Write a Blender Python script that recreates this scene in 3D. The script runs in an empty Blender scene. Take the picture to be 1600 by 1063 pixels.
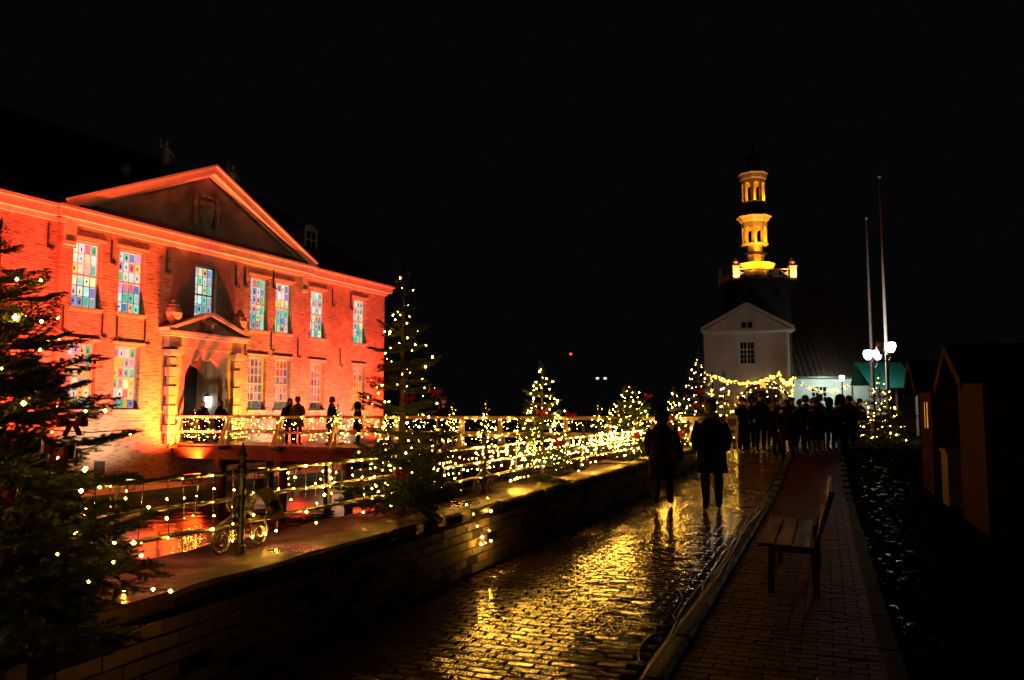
import bpy, bmesh, math, random
from mathutils import Vector, Matrix, Euler

R = random.Random(11)
SC = bpy.context.scene
COL = SC.collection
rad = math.radians

# ------------------------------------------------------------------ camera
cam_d = bpy.data.cameras.new('camera')
cam_d.lens = 29.02; cam_d.sensor_width = 36.0
cam_d.clip_start = 0.05; cam_d.clip_end = 3000
cam = bpy.data.objects.new('camera', cam_d); COL.objects.link(cam)
cam.location = (0, 0, 1.6); cam.rotation_euler = (rad(90 + 4.95), 0, 0)
SC.camera = cam

# ------------------------------------------------------------------ night sky
world = bpy.data.worlds.new('World'); SC.world = world; world.use_nodes = True
bg = world.node_tree.nodes['Background']
bg.inputs['Color'].default_value = (0.95, 0.95, 1.0, 1); bg.inputs['Strength'].default_value = 0.0017

SC.view_settings.view_transform = 'Standard'; SC.view_settings.look = 'None'
SC.view_settings.exposure = 0.0; SC.view_settings.gamma = 1.0
SC.view_settings.use_curve_mapping = False
try:
    SC.cycles.use_light_tree = True
    SC.cycles.max_bounces = 6; SC.cycles.diffuse_bounces = 2; SC.cycles.glossy_bounces = 4
    SC.cycles.sample_clamp_indirect = 4.0
    SC.cycles.sample_clamp_direct = 0.0
    SC.cycles.caustics_reflective = False; SC.cycles.caustics_refractive = False
except Exception:
    pass

# lamp strengths, all tuned here
RED_W, WARM_W, AMBER_W = 11500, 950, 3600
BULB = 200.0            # radiance of a fairy light
LAMP = 14.0            # radiance of a street lantern globe
PANE_UP, PANE_LOW, PANE_LEFT = 1.05, 0.28, 0.8

# ------------------------------------------------------------------ frames
YAW = rad(24.8)
FD = Vector((math.sin(YAW), math.cos(YAW), 0)); FN = Vector((math.cos(YAW), -math.sin(YAW), 0))
P0 = Vector((-12.915, 31.5, 0)); FROT = math.atan2(FD.y, FD.x)
def FF(u, off, z=0.0):                     # castle frame: along the front, out of the front, up
    return P0 + FD * u + FN * off + Vector((0, 0, z))
PD = Vector((.354, .935, 0)); PL = Vector((-.935, .354, 0)); PROT = math.atan2(PD.y, PD.x)
def PF(s, l, z=0.0):                       # path frame: along the path, left of it, up
    return PD * s + PL * l + Vector((0, 0, z))
def gz(s):                                 # the road climbs gently towards the gatehouse
    t = min(1, max(0, (s - 15.0) / 11.0)); return .35 * t * t * (3 - 2 * t)
def XY(px, Y, z=0.0):                      # a compass bearing (as a column of the photo) and a distance, standing on the ground
    p = Vector(((px - 800) / 1290 * Y * 1.0, Y, z)); p.z += gz(p.dot(PD)) if 10 < Y < 58 else 0; return p
def ZA(py, Y):                             # height of a sight line at a distance
    return 1.6 + Y * math.tan(rad(4.95) + math.atan((531.5 - py) / 1290))

# ------------------------------------------------------------------ mesh builder
class MB:
    def __init__(s): s.v = []; s.f = []; s.m = []
    def add(s, vs, fs, mi=0):
        b = len(s.v); s.v += [tuple(p) for p in vs]
        for f in fs: s.f.append(tuple(i + b for i in f)); s.m.append(mi)
    def quad(s, a, b, c, d, mi=0): s.add([a, b, c, d], [(0, 1, 2, 3)], mi)
    def box(s, c, d, mi=0, rot=None):
        c = Vector(c); hx, hy, hz = d[0] / 2, d[1] / 2, d[2] / 2
        vs = [Vector((x, y, z)) for x in (-hx, hx) for y in (-hy, hy) for z in (-hz, hz)]
        if rot is not None: vs = [rot @ p for p in vs]
        s.add([p + c for p in vs], [(0, 1, 3, 2), (4, 6, 7, 5), (0, 4, 5, 1), (2, 3, 7, 6), (0, 2, 6, 4), (1, 5, 7, 3)], mi)
    def bx(s, x0, x1, y0, y1, z0, z1, mi=0):
        s.box(((x0 + x1) / 2, (y0 + y1) / 2, (z0 + z1) / 2), (abs(x1 - x0), abs(y1 - y0), abs(z1 - z0)), mi)
    def beam(s, a, b, w, h, mi=0):          # rectangular bar from a to b
        a = Vector(a); b = Vector(b); t = (b - a); L = t.length; t.normalize()
        up = Vector((0, 0, 1)) if abs(t.z) < .95 else Vector((0, 1, 0))
        sd = t.cross(up).normalized(); up = sd.cross(t).normalized()
        m = Matrix((t, sd, up)).transposed()
        s.box((a + b) / 2, (L, w, h), mi, m)
    def tube(s, pts, r, n=6, mi=0, cap=True):
        pts = [Vector(p) for p in pts]; rs = r if isinstance(r, (list, tuple)) else [r] * len(pts)
        b = len(s.v); prev = None
        for i, p in enumerate(pts):
            t = (pts[min(i + 1, len(pts) - 1)] - pts[max(i - 1, 0)])
            if t.length < 1e-9: t = Vector((0, 0, 1))
            t.normalize()
            if prev is None:
                a = t.orthogonal().normalized()
            else:
                a = prev - t * prev.dot(t)
                a = a.normalized() if a.length > 1e-6 else t.orthogonal().normalized()
            prev = a; c = t.cross(a)
            for k in range(n):
                q = 2 * math.pi * k / n
                s.v.append(tuple(p + (a * math.cos(q) + c * math.sin(q)) * rs[i]))
        for i in range(len(pts) - 1):
            for k in range(n):
                k2 = (k + 1) % n
                s.f.append((b + i * n + k, b + i * n + k2, b + (i + 1) * n + k2, b + (i + 1) * n + k)); s.m.append(mi)
        if cap:
            s.f.append(tuple(b + k for k in range(n))[::-1]); s.m.append(mi)
            e = b + (len(pts) - 1) * n
            s.f.append(tuple(e + k for k in range(n))); s.m.append(mi)
    def lathe(s, prof, n=12, c=(0, 0, 0), mi=0, sx=1, sy=1, a0=0.0):
        c = Vector(c)
        s.loft([[c + Vector((r * sx * math.cos(a0 + 2 * math.pi * k / n), r * sy * math.sin(a0 + 2 * math.pi * k / n), z)) for k in range(n)] for r, z in prof], mi)
    def loft(s, rings, mi=0, cap=True):
        b = len(s.v); n = len(rings[0])
        for r in rings: s.v += [tuple(p) for p in r]
        for i in range(len(rings) - 1):
            for k in range(n):
                k2 = (k + 1) % n
                s.f.append((b + i * n + k, b + i * n + k2, b + (i + 1) * n + k2, b + (i + 1) * n + k)); s.m.append(mi)
        if cap:
            s.f.append(tuple(b + k for k in range(n))[::-1]); s.m.append(mi)
            e = b + (len(rings) - 1) * n; s.f.append(tuple(e + k for k in range(n))); s.m.append(mi)
    def prism(s, poly, y0, y1, mi=0):       # polygon in x,z extruded along y
        n = len(poly)
        s.add([(x, y0, z) for x, z in poly] + [(x, y1, z) for x, z in poly],
              [tuple(range(n)), tuple(range(2 * n - 1, n - 1, -1))] + [(i, i + n, (i + 1) % n + n, (i + 1) % n) for i in range(n)], mi)
    def octa(s, c, r, mi=0):
        c = Vector(c)
        s.add([c + Vector(p) * r for p in ((1, 0, 0), (-1, 0, 0), (0, 1, 0), (0, -1, 0), (0, 0, 1), (0, 0, -1))],
              [(0, 2, 4), (2, 1, 4), (1, 3, 4), (3, 0, 4), (2, 0, 5), (1, 2, 5), (3, 1, 5), (0, 3, 5)], mi)
    def ball(s, c, r, mi=0, n=8, sq=1.0):
        m = 5
        prof = [(r * math.sin(math.pi * i / m) + 1e-4, r * sq * -math.cos(math.pi * i / m)) for i in range(m + 1)]
        s.lathe(prof, n, c, mi)
    def mesh(s, name, mats, smooth=False, fix=True):
        me = bpy.data.meshes.new(name); me.from_pydata(s.v, [], s.f)
        mats = mats if isinstance(mats, (list, tuple)) else [mats]
        for m in mats: me.materials.append(m)
        me.polygons.foreach_set('material_index', s.m)
        if smooth: me.polygons.foreach_set('use_smooth', [True] * len(s.f))
        me.update()
        if fix:
            b = bmesh.new(); b.from_mesh(me); bmesh.ops.recalc_face_normals(b, faces=b.faces); b.to_mesh(me); b.free()
        return me
    def build(s, name, mats, parent=None, smooth=False, fix=True, loc=None, rot=None):
        return link(name, s.mesh(name, mats, smooth, fix), parent, loc, rot)

def link(name, me, parent=None, loc=None, rot=None, scale=None):
    o = bpy.data.objects.new(name, me); COL.objects.link(o)
    if parent is not None: o.parent = parent
    if loc is not None: o.location = loc
    if rot is not None: o.rotation_euler = rot if not isinstance(rot, (int, float)) else (0, 0, rot)
    if scale is not None: o.scale = scale
    return o
def tag(o, label=None, cat=None, group=None, kind=None):
    if label: o['label'] = label
    if cat: o['category'] = cat
    if group: o['group'] = group
    if kind: o['kind'] = kind
    return o
def thing(name, label, cat, loc=(0, 0, 0), rz=0.0, group=None):
    o = bpy.data.objects.new(name, None); COL.objects.link(o); o.empty_display_size = .2
    o.location = loc; o.rotation_euler = (0, 0, rz)
    return tag(o, label, cat, group)
def copy_tree(o, parent=None):
    c = o.copy(); COL.objects.link(c)
    if parent is not None: c.parent = parent
    for ch in list(o.children): copy_tree(ch, c)
    return c

# ------------------------------------------------------------------ materials
def nt(name):
    m = bpy.data.materials.new(name); m.use_nodes = True
    t = m.node_tree; return m, t, t.nodes['Principled BSDF'], t.nodes, t.links
def mat(name, col, rough=.6, metal=0.0, var=.25, scale=6.0, bump=.15, bscale=None, spec=.5, coat=0.0, rvar=0.0, stretch=None):
    m, t, p, N, L = nt(name)
    tc = N.new('ShaderNodeTexCoord'); vec = tc.outputs['Object']
    if stretch:
        mp = N.new('ShaderNodeMapping'); mp.inputs['Scale'].default_value = stretch
        L.new(vec, mp.inputs['Vector']); vec = mp.outputs['Vector']
    nz = N.new('ShaderNodeTexNoise'); nz.inputs['Scale'].default_value = scale; nz.inputs['Detail'].default_value = 6
    L.new(vec, nz.inputs['Vector'])
    rp = N.new('ShaderNodeValToRGB')
    rp.color_ramp.elements[0].position = .3; rp.color_ramp.elements[1].position = .7
    rp.color_ramp.elements[0].color = tuple(c * (1 - var) for c in col) + (1,)
    rp.color_ramp.elements[1].color = tuple(min(1, c * (1 + var)) for c in col) + (1,)
    L.new(nz.outputs['Fac'], rp.inputs['Fac']); L.new(rp.outputs['Color'], p.inputs['Base Color'])
    p.inputs['Roughness'].default_value = rough; p.inputs['Metallic'].default_value = metal
    p.inputs['Specular IOR Level'].default_value = spec; p.inputs['Coat Weight'].default_value = coat
    if rvar:
        n3 = N.new('ShaderNodeTexNoise'); n3.inputs['Scale'].default_value = scale * .35; n3.inputs['Detail'].default_value = 3
        L.new(vec, n3.inputs['Vector'])
        mr = N.new('ShaderNodeMapRange'); mr.inputs['From Min'].default_value = .35; mr.inputs['From Max'].default_value = .65
        mr.inputs['To Min'].default_value = max(.03, rough - rvar); mr.inputs['To Max'].default_value = min(1, rough + rvar)
        L.new(n3.outputs['Fac'], mr.inputs['Value']); L.new(mr.outputs['Result'], p.inputs['Roughness'])
    if bump:
        n2 = N.new('ShaderNodeTexNoise'); n2.inputs['Scale'].default_value = bscale or scale * 3; n2.inputs['Detail'].default_value = 4
        L.new(vec, n2.inputs['Vector'])
        b = N.new('ShaderNodeBump'); b.inputs['Strength'].default_value = bump; b.inputs['Distance'].default_value = .02
        L.new(n2.outputs['Fac'], b.inputs['Height']); L.new(b.outputs['Normal'], p.inputs['Normal'])
    return m
def emit(name, col, s, var=0.0, scale=8.0, obr=None, isl=None):
    m, t, p, N, L = nt(name)
    p.inputs['Base Color'].default_value = tuple(min(.8, c * .12) for c in col) + (1,)
    p.inputs['Roughness'].default_value = .3
    p.inputs['Emission Color'].default_value = tuple(col) + (1,); p.inputs['Emission Strength'].default_value = s
    if isl:                                   # every bulb of a string glows a little differently
        geo = N.new('ShaderNodeNewGeometry'); a = N.new('ShaderNodeMapRange'); a.inputs['To Min'].default_value = s * isl[0]; a.inputs['To Max'].default_value = s * isl[1]
        pw = N.new('ShaderNodeMath'); pw.operation = 'POWER'; pw.inputs[1].default_value = 2.0
        L.new(geo.outputs['Random Per Island'], pw.inputs[0]); L.new(pw.outputs[0], a.inputs['Value']); L.new(a.outputs[0], p.inputs['Emission Strength'])
    if obr:                                   # uneven backlight, different from pane to pane
        oi = N.new('ShaderNodeObjectInfo'); geo = N.new('ShaderNodeNewGeometry'); nz = N.new('ShaderNodeTexNoise'); nz.inputs['Scale'].default_value = 2.6; nz.inputs['Detail'].default_value = 3
        L.new(geo.outputs['Position'], nz.inputs['Vector'])
        a = N.new('ShaderNodeMapRange'); a.inputs['To Min'].default_value = s * obr; a.inputs['To Max'].default_value = s * 1.12; L.new(oi.outputs['Random'], a.inputs['Value'])
        b = N.new('ShaderNodeMapRange'); b.inputs['From Min'].default_value = .3; b.inputs['From Max'].default_value = .7; b.inputs['To Min'].default_value = .72; b.inputs['To Max'].default_value = 1.15; L.new(nz.outputs['Fac'], b.inputs['Value'])
        q = N.new('ShaderNodeMath'); q.operation = 'MULTIPLY'; L.new(a.outputs[0], q.inputs[0]); L.new(b.outputs[0], q.inputs[1]); L.new(q.outputs[0], p.inputs['Emission Strength'])
    if var:
        tc = N.new('ShaderNodeTexCoord'); nz = N.new('ShaderNodeTexNoise'); nz.inputs['Scale'].default_value = scale
        L.new(tc.outputs['Object'], nz.inputs['Vector'])
        mr = N.new('ShaderNodeMapRange'); mr.inputs['To Min'].default_value = s * (1 - var); mr.inputs['To Max'].default_value = s * (1 + var)
        L.new(nz.outputs['Fac'], mr.inputs['Value']); L.new(mr.outputs['Result'], p.inputs['Emission Strength'])
    return m
def brick_wall_mat(name, c1, c2, cm, bw=.27, bh=.083, mort=.013, bump=.8, rough=.8, axes='xz', stain=.35):
    m, t, p, N, L = nt(name)
    tc = N.new('ShaderNodeTexCoord'); sp = N.new('ShaderNodeSeparateXYZ'); cb = N.new('ShaderNodeCombineXYZ')
    L.new(tc.outputs['Object'], sp.inputs[0])
    ax = {'x': 'X', 'y': 'Y', 'z': 'Z'}
    L.new(sp.outputs[ax[axes[0]]], cb.inputs['X']); L.new(sp.outputs[ax[axes[1]]], cb.inputs['Y'])
    # uneven courses: the coordinates wander a little
    wn = N.new('ShaderNodeTexNoise'); wn.inputs['Scale'].default_value = 1.7; wn.inputs['Detail'].default_value = 3
    L.new(cb.outputs[0], wn.inputs['Vector'])
    mx = N.new('ShaderNodeVectorMath'); mx.operation = 'MULTIPLY_ADD'
    mx.inputs[1].default_value = (.05, .05, 0); L.new(wn.outputs['Color'], mx.inputs[0]); L.new(cb.outputs[0], mx.inputs[2])
    bk = N.new('ShaderNodeTexBrick'); bk.inputs['Scale'].default_value = 1.0
    bk.inputs['Brick Width'].default_value = bw; bk.inputs['Row Height'].default_value = bh
    bk.inputs['Mortar Size'].default_value = mort; bk.inputs['Mortar Smooth'].default_value = .35
    bk.inputs['Color1'].default_value = (*c1, 1); bk.inputs['Color2'].default_value = (*c2, 1); bk.inputs['Mortar'].default_value = (*cm, 1)
    L.new(mx.outputs[0], bk.inputs['Vector'])
    sn = N.new('ShaderNodeTexNoise'); sn.inputs['Scale'].default_value = .55; sn.inputs['Detail'].default_value = 7; sn.inputs['Roughness'].default_value = .65
    L.new(cb.outputs[0], sn.inputs['Vector'])
    sr = N.new('ShaderNodeMapRange'); sr.inputs['From Min'].default_value = .35; sr.inputs['From Max'].default_value = .62
    sr.inputs['To Min'].default_value = 1 - stain; sr.inputs['To Max'].default_value = 1.0
    L.new(sn.outputs['Fac'], sr.inputs['Value'])
    # worn joints: dark dashes along the courses
    mp = N.new('ShaderNodeMapping'); mp.inputs['Scale'].default_value = (1.6, 11, 1); L.new(cb.outputs[0], mp.inputs['Vector'])
    dn = N.new('ShaderNodeTexNoise'); dn.inputs['Scale'].default_value = 1.6; dn.inputs['Detail'].default_value = 4
    L.new(mp.outputs[0], dn.inputs['Vector'])
    dr = N.new('ShaderNodeMapRange'); dr.inputs['From Min'].default_value = .53; dr.inputs['From Max'].default_value = .66
    dr.inputs['To Min'].default_value = 1.0; dr.inputs['To Max'].default_value = .42
    L.new(dn.outputs['Fac'], dr.inputs['Value'])
    ml = N.new('ShaderNodeMath'); ml.operation = 'MULTIPLY'; L.new(sr.outputs[0], ml.inputs[0]); L.new(dr.outputs[0], ml.inputs[1])
    mc = N.new('ShaderNodeMix'); mc.data_type = 'RGBA'; mc.blend_type = 'MULTIPLY'; mc.inputs[0].default_value = 1.0
    L.new(bk.outputs['Color'], mc.inputs[6]); L.new(ml.outputs[0], mc.inputs[7]); L.new(mc.outputs[2], p.inputs['Base Color'])
    iv = N.new('ShaderNodeMath'); iv.operation = 'MULTIPLY_ADD'; iv.inputs[1].default_value = -.35; iv.inputs[2].default_value = 1.0
    L.new(bk.outputs['Fac'], iv.inputs[0])
    hn = N.new('ShaderNodeMath'); hn.operation = 'MULTIPLY_ADD'; hn.inputs[1].default_value = .8
    fn = N.new('ShaderNodeTexNoise'); fn.inputs['Scale'].default_value = 9; fn.inputs['Detail'].default_value = 5; L.new(mp.outputs[0], fn.inputs['Vector'])
    L.new(fn.outputs['Fac'], hn.inputs[0]); L.new(iv.outputs[0], hn.inputs[2])
    h2 = N.new('ShaderNodeMath'); h2.operation = 'MULTIPLY_ADD'; h2.inputs[1].default_value = 1.2
    L.new(dr.outputs[0], h2.inputs[0]); L.new(hn.outputs[0], h2.inputs[2])
    b = N.new('ShaderNodeBump'); b.inputs['Strength'].default_value = bump; b.inputs['Distance'].default_value = .02
    L.new(h2.outputs[0], b.inputs['Height']); L.new(b.outputs['Normal'], p.inputs['Normal'])
    p.inputs['Roughness'].default_value = rough
    return m
def rand_mat(name, c1, c2, rough, rvar=.1, bump=.3, bscale=40, spec=.5, coat=0.0, split=None):
    # per-piece colour through Object Info random, so that a shared mesh does not look cloned
    m, t, p, N, L = nt(name)
    oi = N.new('ShaderNodeObjectInfo'); tc = N.new('ShaderNodeTexCoord'); geo = N.new('ShaderNodeNewGeometry')
    ad = N.new('ShaderNodeMath'); ad.operation = 'ADD'; L.new(oi.outputs['Random'], ad.inputs[0]); L.new(geo.outputs['Random Per Island'], ad.inputs[1])
    fr = N.new('ShaderNodeMath'); fr.operation = 'FRACT'; L.new(ad.outputs[0], fr.inputs[0])
    rp = N.new('ShaderNodeValToRGB'); rp.color_ramp.elements[0].color = (*c1, 1); rp.color_ramp.elements[1].color = (*c2, 1)
    if split:
        rp.color_ramp.elements[0].position = split; rp.color_ramp.elements[1].position = split + .06
    L.new(fr.outputs[0], rp.inputs['Fac'])
    nz = N.new('ShaderNodeTexNoise'); nz.inputs['Scale'].default_value = 14; nz.inputs['Detail'].default_value = 5
    vp = geo.outputs['Position']
    L.new(vp, nz.inputs['Vector'])
    mr = N.new('ShaderNodeMapRange'); mr.inputs['To Min'].default_value = .55; mr.inputs['To Max'].default_value = 1.4
    L.new(nz.outputs['Fac'], mr.inputs['Value'])
    mc = N.new('ShaderNodeMix'); mc.data_type = 'RGBA'; mc.blend_type = 'MULTIPLY'; mc.inputs[0].default_value = 1.0
    L.new(rp.outputs['Color'], mc.inputs[6]); L.new(mr.outputs[0], mc.inputs[7]); L.new(mc.outputs[2], p.inputs['Base Color'])
    r2 = N.new('ShaderNodeMapRange'); r2.inputs['To Min'].default_value = max(.04, rough - rvar); r2.inputs['To Max'].default_value = rough + rvar
    n4 = N.new('ShaderNodeTexNoise'); n4.inputs['Scale'].default_value = 3.0; L.new(vp, n4.inputs['Vector'])
    L.new(n4.outputs['Fac'], r2.inputs['Value']); L.new(r2.outputs[0], p.inputs['Roughness'])
    p.inputs['Specular IOR Level'].default_value = spec; p.inputs['Coat Weight'].default_value = coat
    p.inputs['Coat Roughness'].default_value = .12
    n5 = N.new('ShaderNodeTexNoise'); n5.inputs['Scale'].default_value = bscale; n5.inputs['Detail'].default_value = 4; L.new(vp, n5.inputs['Vector'])
    b = N.new('ShaderNodeBump'); b.inputs['Strength'].default_value = bump; b.inputs['Distance'].default_value = .01
    L.new(n5.outputs['Fac'], b.inputs['Height']); L.new(b.outputs['Normal'], p.inputs['Normal'])
    return m

M = {}
M['castle_brick'] = brick_wall_mat('castle_brick', (.56, .40, .32), (.47, .32, .25), (.50, .38, .31), bw=.29, bh=.095, bump=.85, stain=.42)
M['castle_stone'] = mat('castle_stone', (.46, .38, .30), .8, var=.3, scale=3, bump=.25)
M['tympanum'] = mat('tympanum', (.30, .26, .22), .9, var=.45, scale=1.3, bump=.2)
M['cornice'] = mat('cornice', (.62, .50, .40), .7, var=.12, scale=2, bump=.1)
M['frame_paint'] = mat('frame_paint', (.62, .52, .38), .5, var=.1, bump=.05)
M['plaster'] = mat('plaster', (.62, .60, .56), .85, var=.18, scale=1.2, bump=.2, bscale=12)
M['gate_plaster'] = mat('gate_plaster', (.66, .60, .54), .85, var=.16, scale=.8, bump=.2, bscale=9)
M['roof_tile'] = brick_wall_mat('roof_tile', (.06, .026, .018), (.045, .02, .014), (.012, .008, .006), bw=.3, bh=.3, mort=.03, bump=1.0, rough=.45)
M['slate'] = mat('slate', (.016, .016, .018), .7, spec=.2, var=.3, scale=8)
M['dark_inside'] = mat('dark_inside', (.02, .018, .016), .9)
M['iron'] = mat('iron', (.05, .05, .045), .45, metal=.3, var=.3, scale=20, bump=.2)
M['wrought_iron'] = mat('wrought_iron', (.24, .21, .15), .36, metal=.5, var=.35, scale=25, bump=.25)
M['white_wood'] = mat('white_wood', (.55, .45, .36), .6, var=.2, scale=4, bump=.1, stretch=(1, 6, 6))
M['bridge_timber'] = mat('bridge_timber', (.075, .04, .028), .6, var=.35, scale=3, stretch=(6, 1, 6), bump=.3)
M['deck_wood'] = mat('deck_wood', (.13, .09, .065), .4, var=.35, scale=3, stretch=(8, 1, 1), bump=.25)
M['paver'] = rand_mat('paver', (.06, .035, .022), (.12, .06, .033), .18, .05, .07, 18, .95)
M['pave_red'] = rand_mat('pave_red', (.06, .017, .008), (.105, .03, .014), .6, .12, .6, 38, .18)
M['joint'] = mat('joint', (.02, .017, .014), .7, var=.3, scale=12, bump=.4)
M['edging'] = mat('edging_stone', (.022, .02, .018), .75, spec=.1, var=.3, scale=8, bump=.4)
M['kerb'] = mat('kerb_stone', (.05, .046, .042), .55, spec=.2, var=.3, scale=8, bump=.4, rvar=.15)
M['wall_brick'] = rand_mat('wall_brick', (.03, .022, .018), (.30, .25, .20), .75, .15, .8, 25, .3, split=.16)
M['mortar'] = mat('mortar', (.23, .195, .155), .9, var=.35, scale=7, bump=.6)
M['coping'] = mat('coping_stone', (.07, .048, .032), .5, spec=.32, var=.75, scale=4.5, bump=.8, bscale=9, rvar=.25)
M['yard'] = mat('yard_ground', (.012, .011, .010), .16, var=.4, scale=5, bump=.9, bscale=14, rvar=.1)
M['bark'] = mat('bark', (.07, .05, .035), .9, var=.35, scale=14, bump=.6)
M['needle'] = mat('fir_needle', (.026, .058, .018), .55, var=.5, scale=9, bump=0)
M['needle_far'] = mat('fir_needle_far', (.03, .042, .014), .55, var=.5, scale=5, bump=0)
M['wire'] = mat('cable_black', (.012, .014, .012), .35, bump=0)
M['bow'] = mat('bow_ribbon', (.5, .015, .012), .4, var=.2, bump=.1)
M['bulb'] = emit('fairy_bulb', (1.0, .46, .05), BULB, isl=(.10, 2.7))
M['bulb_amber'] = emit('fairy_bulb_amber', (1.0, .40, .04), BULB, isl=(.12, 2.7))
M['bulb_gold'] = emit('fairy_bulb_gold', (1.0, .50, .03), BULB * .15, isl=(.2, 2.2))
M['bulb_white'] = emit('fairy_bulb_cool', (1.0, .58, .16), BULB * .3, isl=(.15, 2.5))
M['lamp_glass'] = emit('lantern_glass', (.86, 1.0, .95), LAMP)
M['lamp_dead'] = mat('lantern_glass_unlit', (.4, .45, .45), .1, bump=0)
M['hut_wood'] = mat('hut_board', (.028, .011, .006), .85, spec=.08, var=.35, scale=2.5, stretch=(7, 7, 1), bump=.3)
M['hut_roof'] = mat('hut_roofing_felt', (.014, .014, .014), .8, spec=.15, var=.3, bump=.4)
M['grey_panel'] = mat('grey_panel', (.07, .066, .06), .55, var=.2, bump=.1)
M['bench_wood'] = mat('bench_wood', (.03, .011, .007), .38, spec=.1, var=.35, scale=3, stretch=(1, 8, 8), bump=.35, rvar=.1)
M['table_wood'] = mat('wet_table_wood', (.07, .055, .045), .14, var=.35, scale=4, bump=.9, bscale=30, rvar=.08)
M['tarp'] = mat('teal_tarp', (.014, .16, .135), .55, var=.12, scale=3, bump=.2)
M['pole'] = mat('flagpole_paint', (.48, .45, .42), .35, var=.1, bump=.03)
M['skin'] = mat('skin', (.42, .27, .2), .5, var=.08, bump=0)
M['denim'] = mat('dark_trousers', (0.0100, 0.0110, 0.0150), .95, spec=.06, var=.2)
M['greypants'] = mat('grey_trousers', (.13, .12, .115), .95, spec=.06, var=.2)
M['shoe'] = mat('shoe_leather', (.008, .007, .006), .8, spec=.15)
M['coat_black'] = mat('coat_black', (0.0027, 0.0024, 0.0027), .95, spec=.06, var=.4, scale=20, bump=.3)
M['coat_navy'] = mat('coat_navy', (0.0029, 0.0036, 0.0061), .95, spec=.06, var=.4, scale=20, bump=.3)
M['coat_brown'] = mat('coat_brown', (0.0096, 0.0067, 0.0048), .95, spec=.06, var=.4, scale=20, bump=.3)
M['coat_olive'] = mat('coat_olive', (0.0700, 0.0595, 0.0280), .95, spec=.06, var=.4, scale=20, bump=.3)
M['coat_grey'] = mat('coat_grey', (0.0230, 0.0216, 0.0211), .95, spec=.06, var=.4, scale=20, bump=.3)
M['coat_red'] = mat('coat_red', (0.0360, 0.0060, 0.0054), .95, spec=.06, var=.4, scale=20, bump=.3)
M['hair'] = mat('hair_dark', (.022, .016, .012), .5, var=.3, scale=30, bump=.4)
M['hair_fair'] = mat('hair_fair', (.26, .19, .11), .5, var=.3, scale=30, bump=.4)
M['knit'] = mat('knit_wool', (.05, .045, .045), .9, var=.4, scale=40, bump=.6)
M['knit_light'] = mat('knit_wool_light', (.32, .28, .25), .9, var=.4, scale=40, bump=.6)
M['paper'] = mat('poster_paper', (.42, .34, .27), .5, var=.08, bump=0)
M['print_dark'] = mat('poster_print', (.09, .05, .07), .6, bump=0)
M['acrylic'] = mat('clear_sleeve', (.34, .29, .22), .18, var=.1, bump=.05)
M['pot'] = mat('terracotta', (.25, .11, .06), .7)
M['tower_paint'] = mat('tower_paint', (.66, .55, .33), .6, var=.12, scale=3, bump=.1)
M['tower_bollard'] = mat('tower_corner_post', (.62, .45, .34), .6, var=.12)
def water_mat():
    m, t, p, N, L = nt('moat_water')
    p.inputs['Base Color'].default_value = (.012, .012, .010, 1); p.inputs['Roughness'].default_value = .05
    tc = N.new('ShaderNodeTexCoord'); nz = N.new('ShaderNodeTexNoise'); nz.inputs['Scale'].default_value = 1.6; nz.inputs['Detail'].default_value = 3
    L.new(tc.outputs['Object'], nz.inputs['Vector'])
    b = N.new('ShaderNodeBump'); b.inputs['Strength'].default_value = .12; b.inputs['Distance'].default_value = .1
    L.new(nz.outputs['Fac'], b.inputs['Height']); L.new(b.outputs['Normal'], p.inputs['Normal'])
    return m
M['water'] = water_mat()
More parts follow.
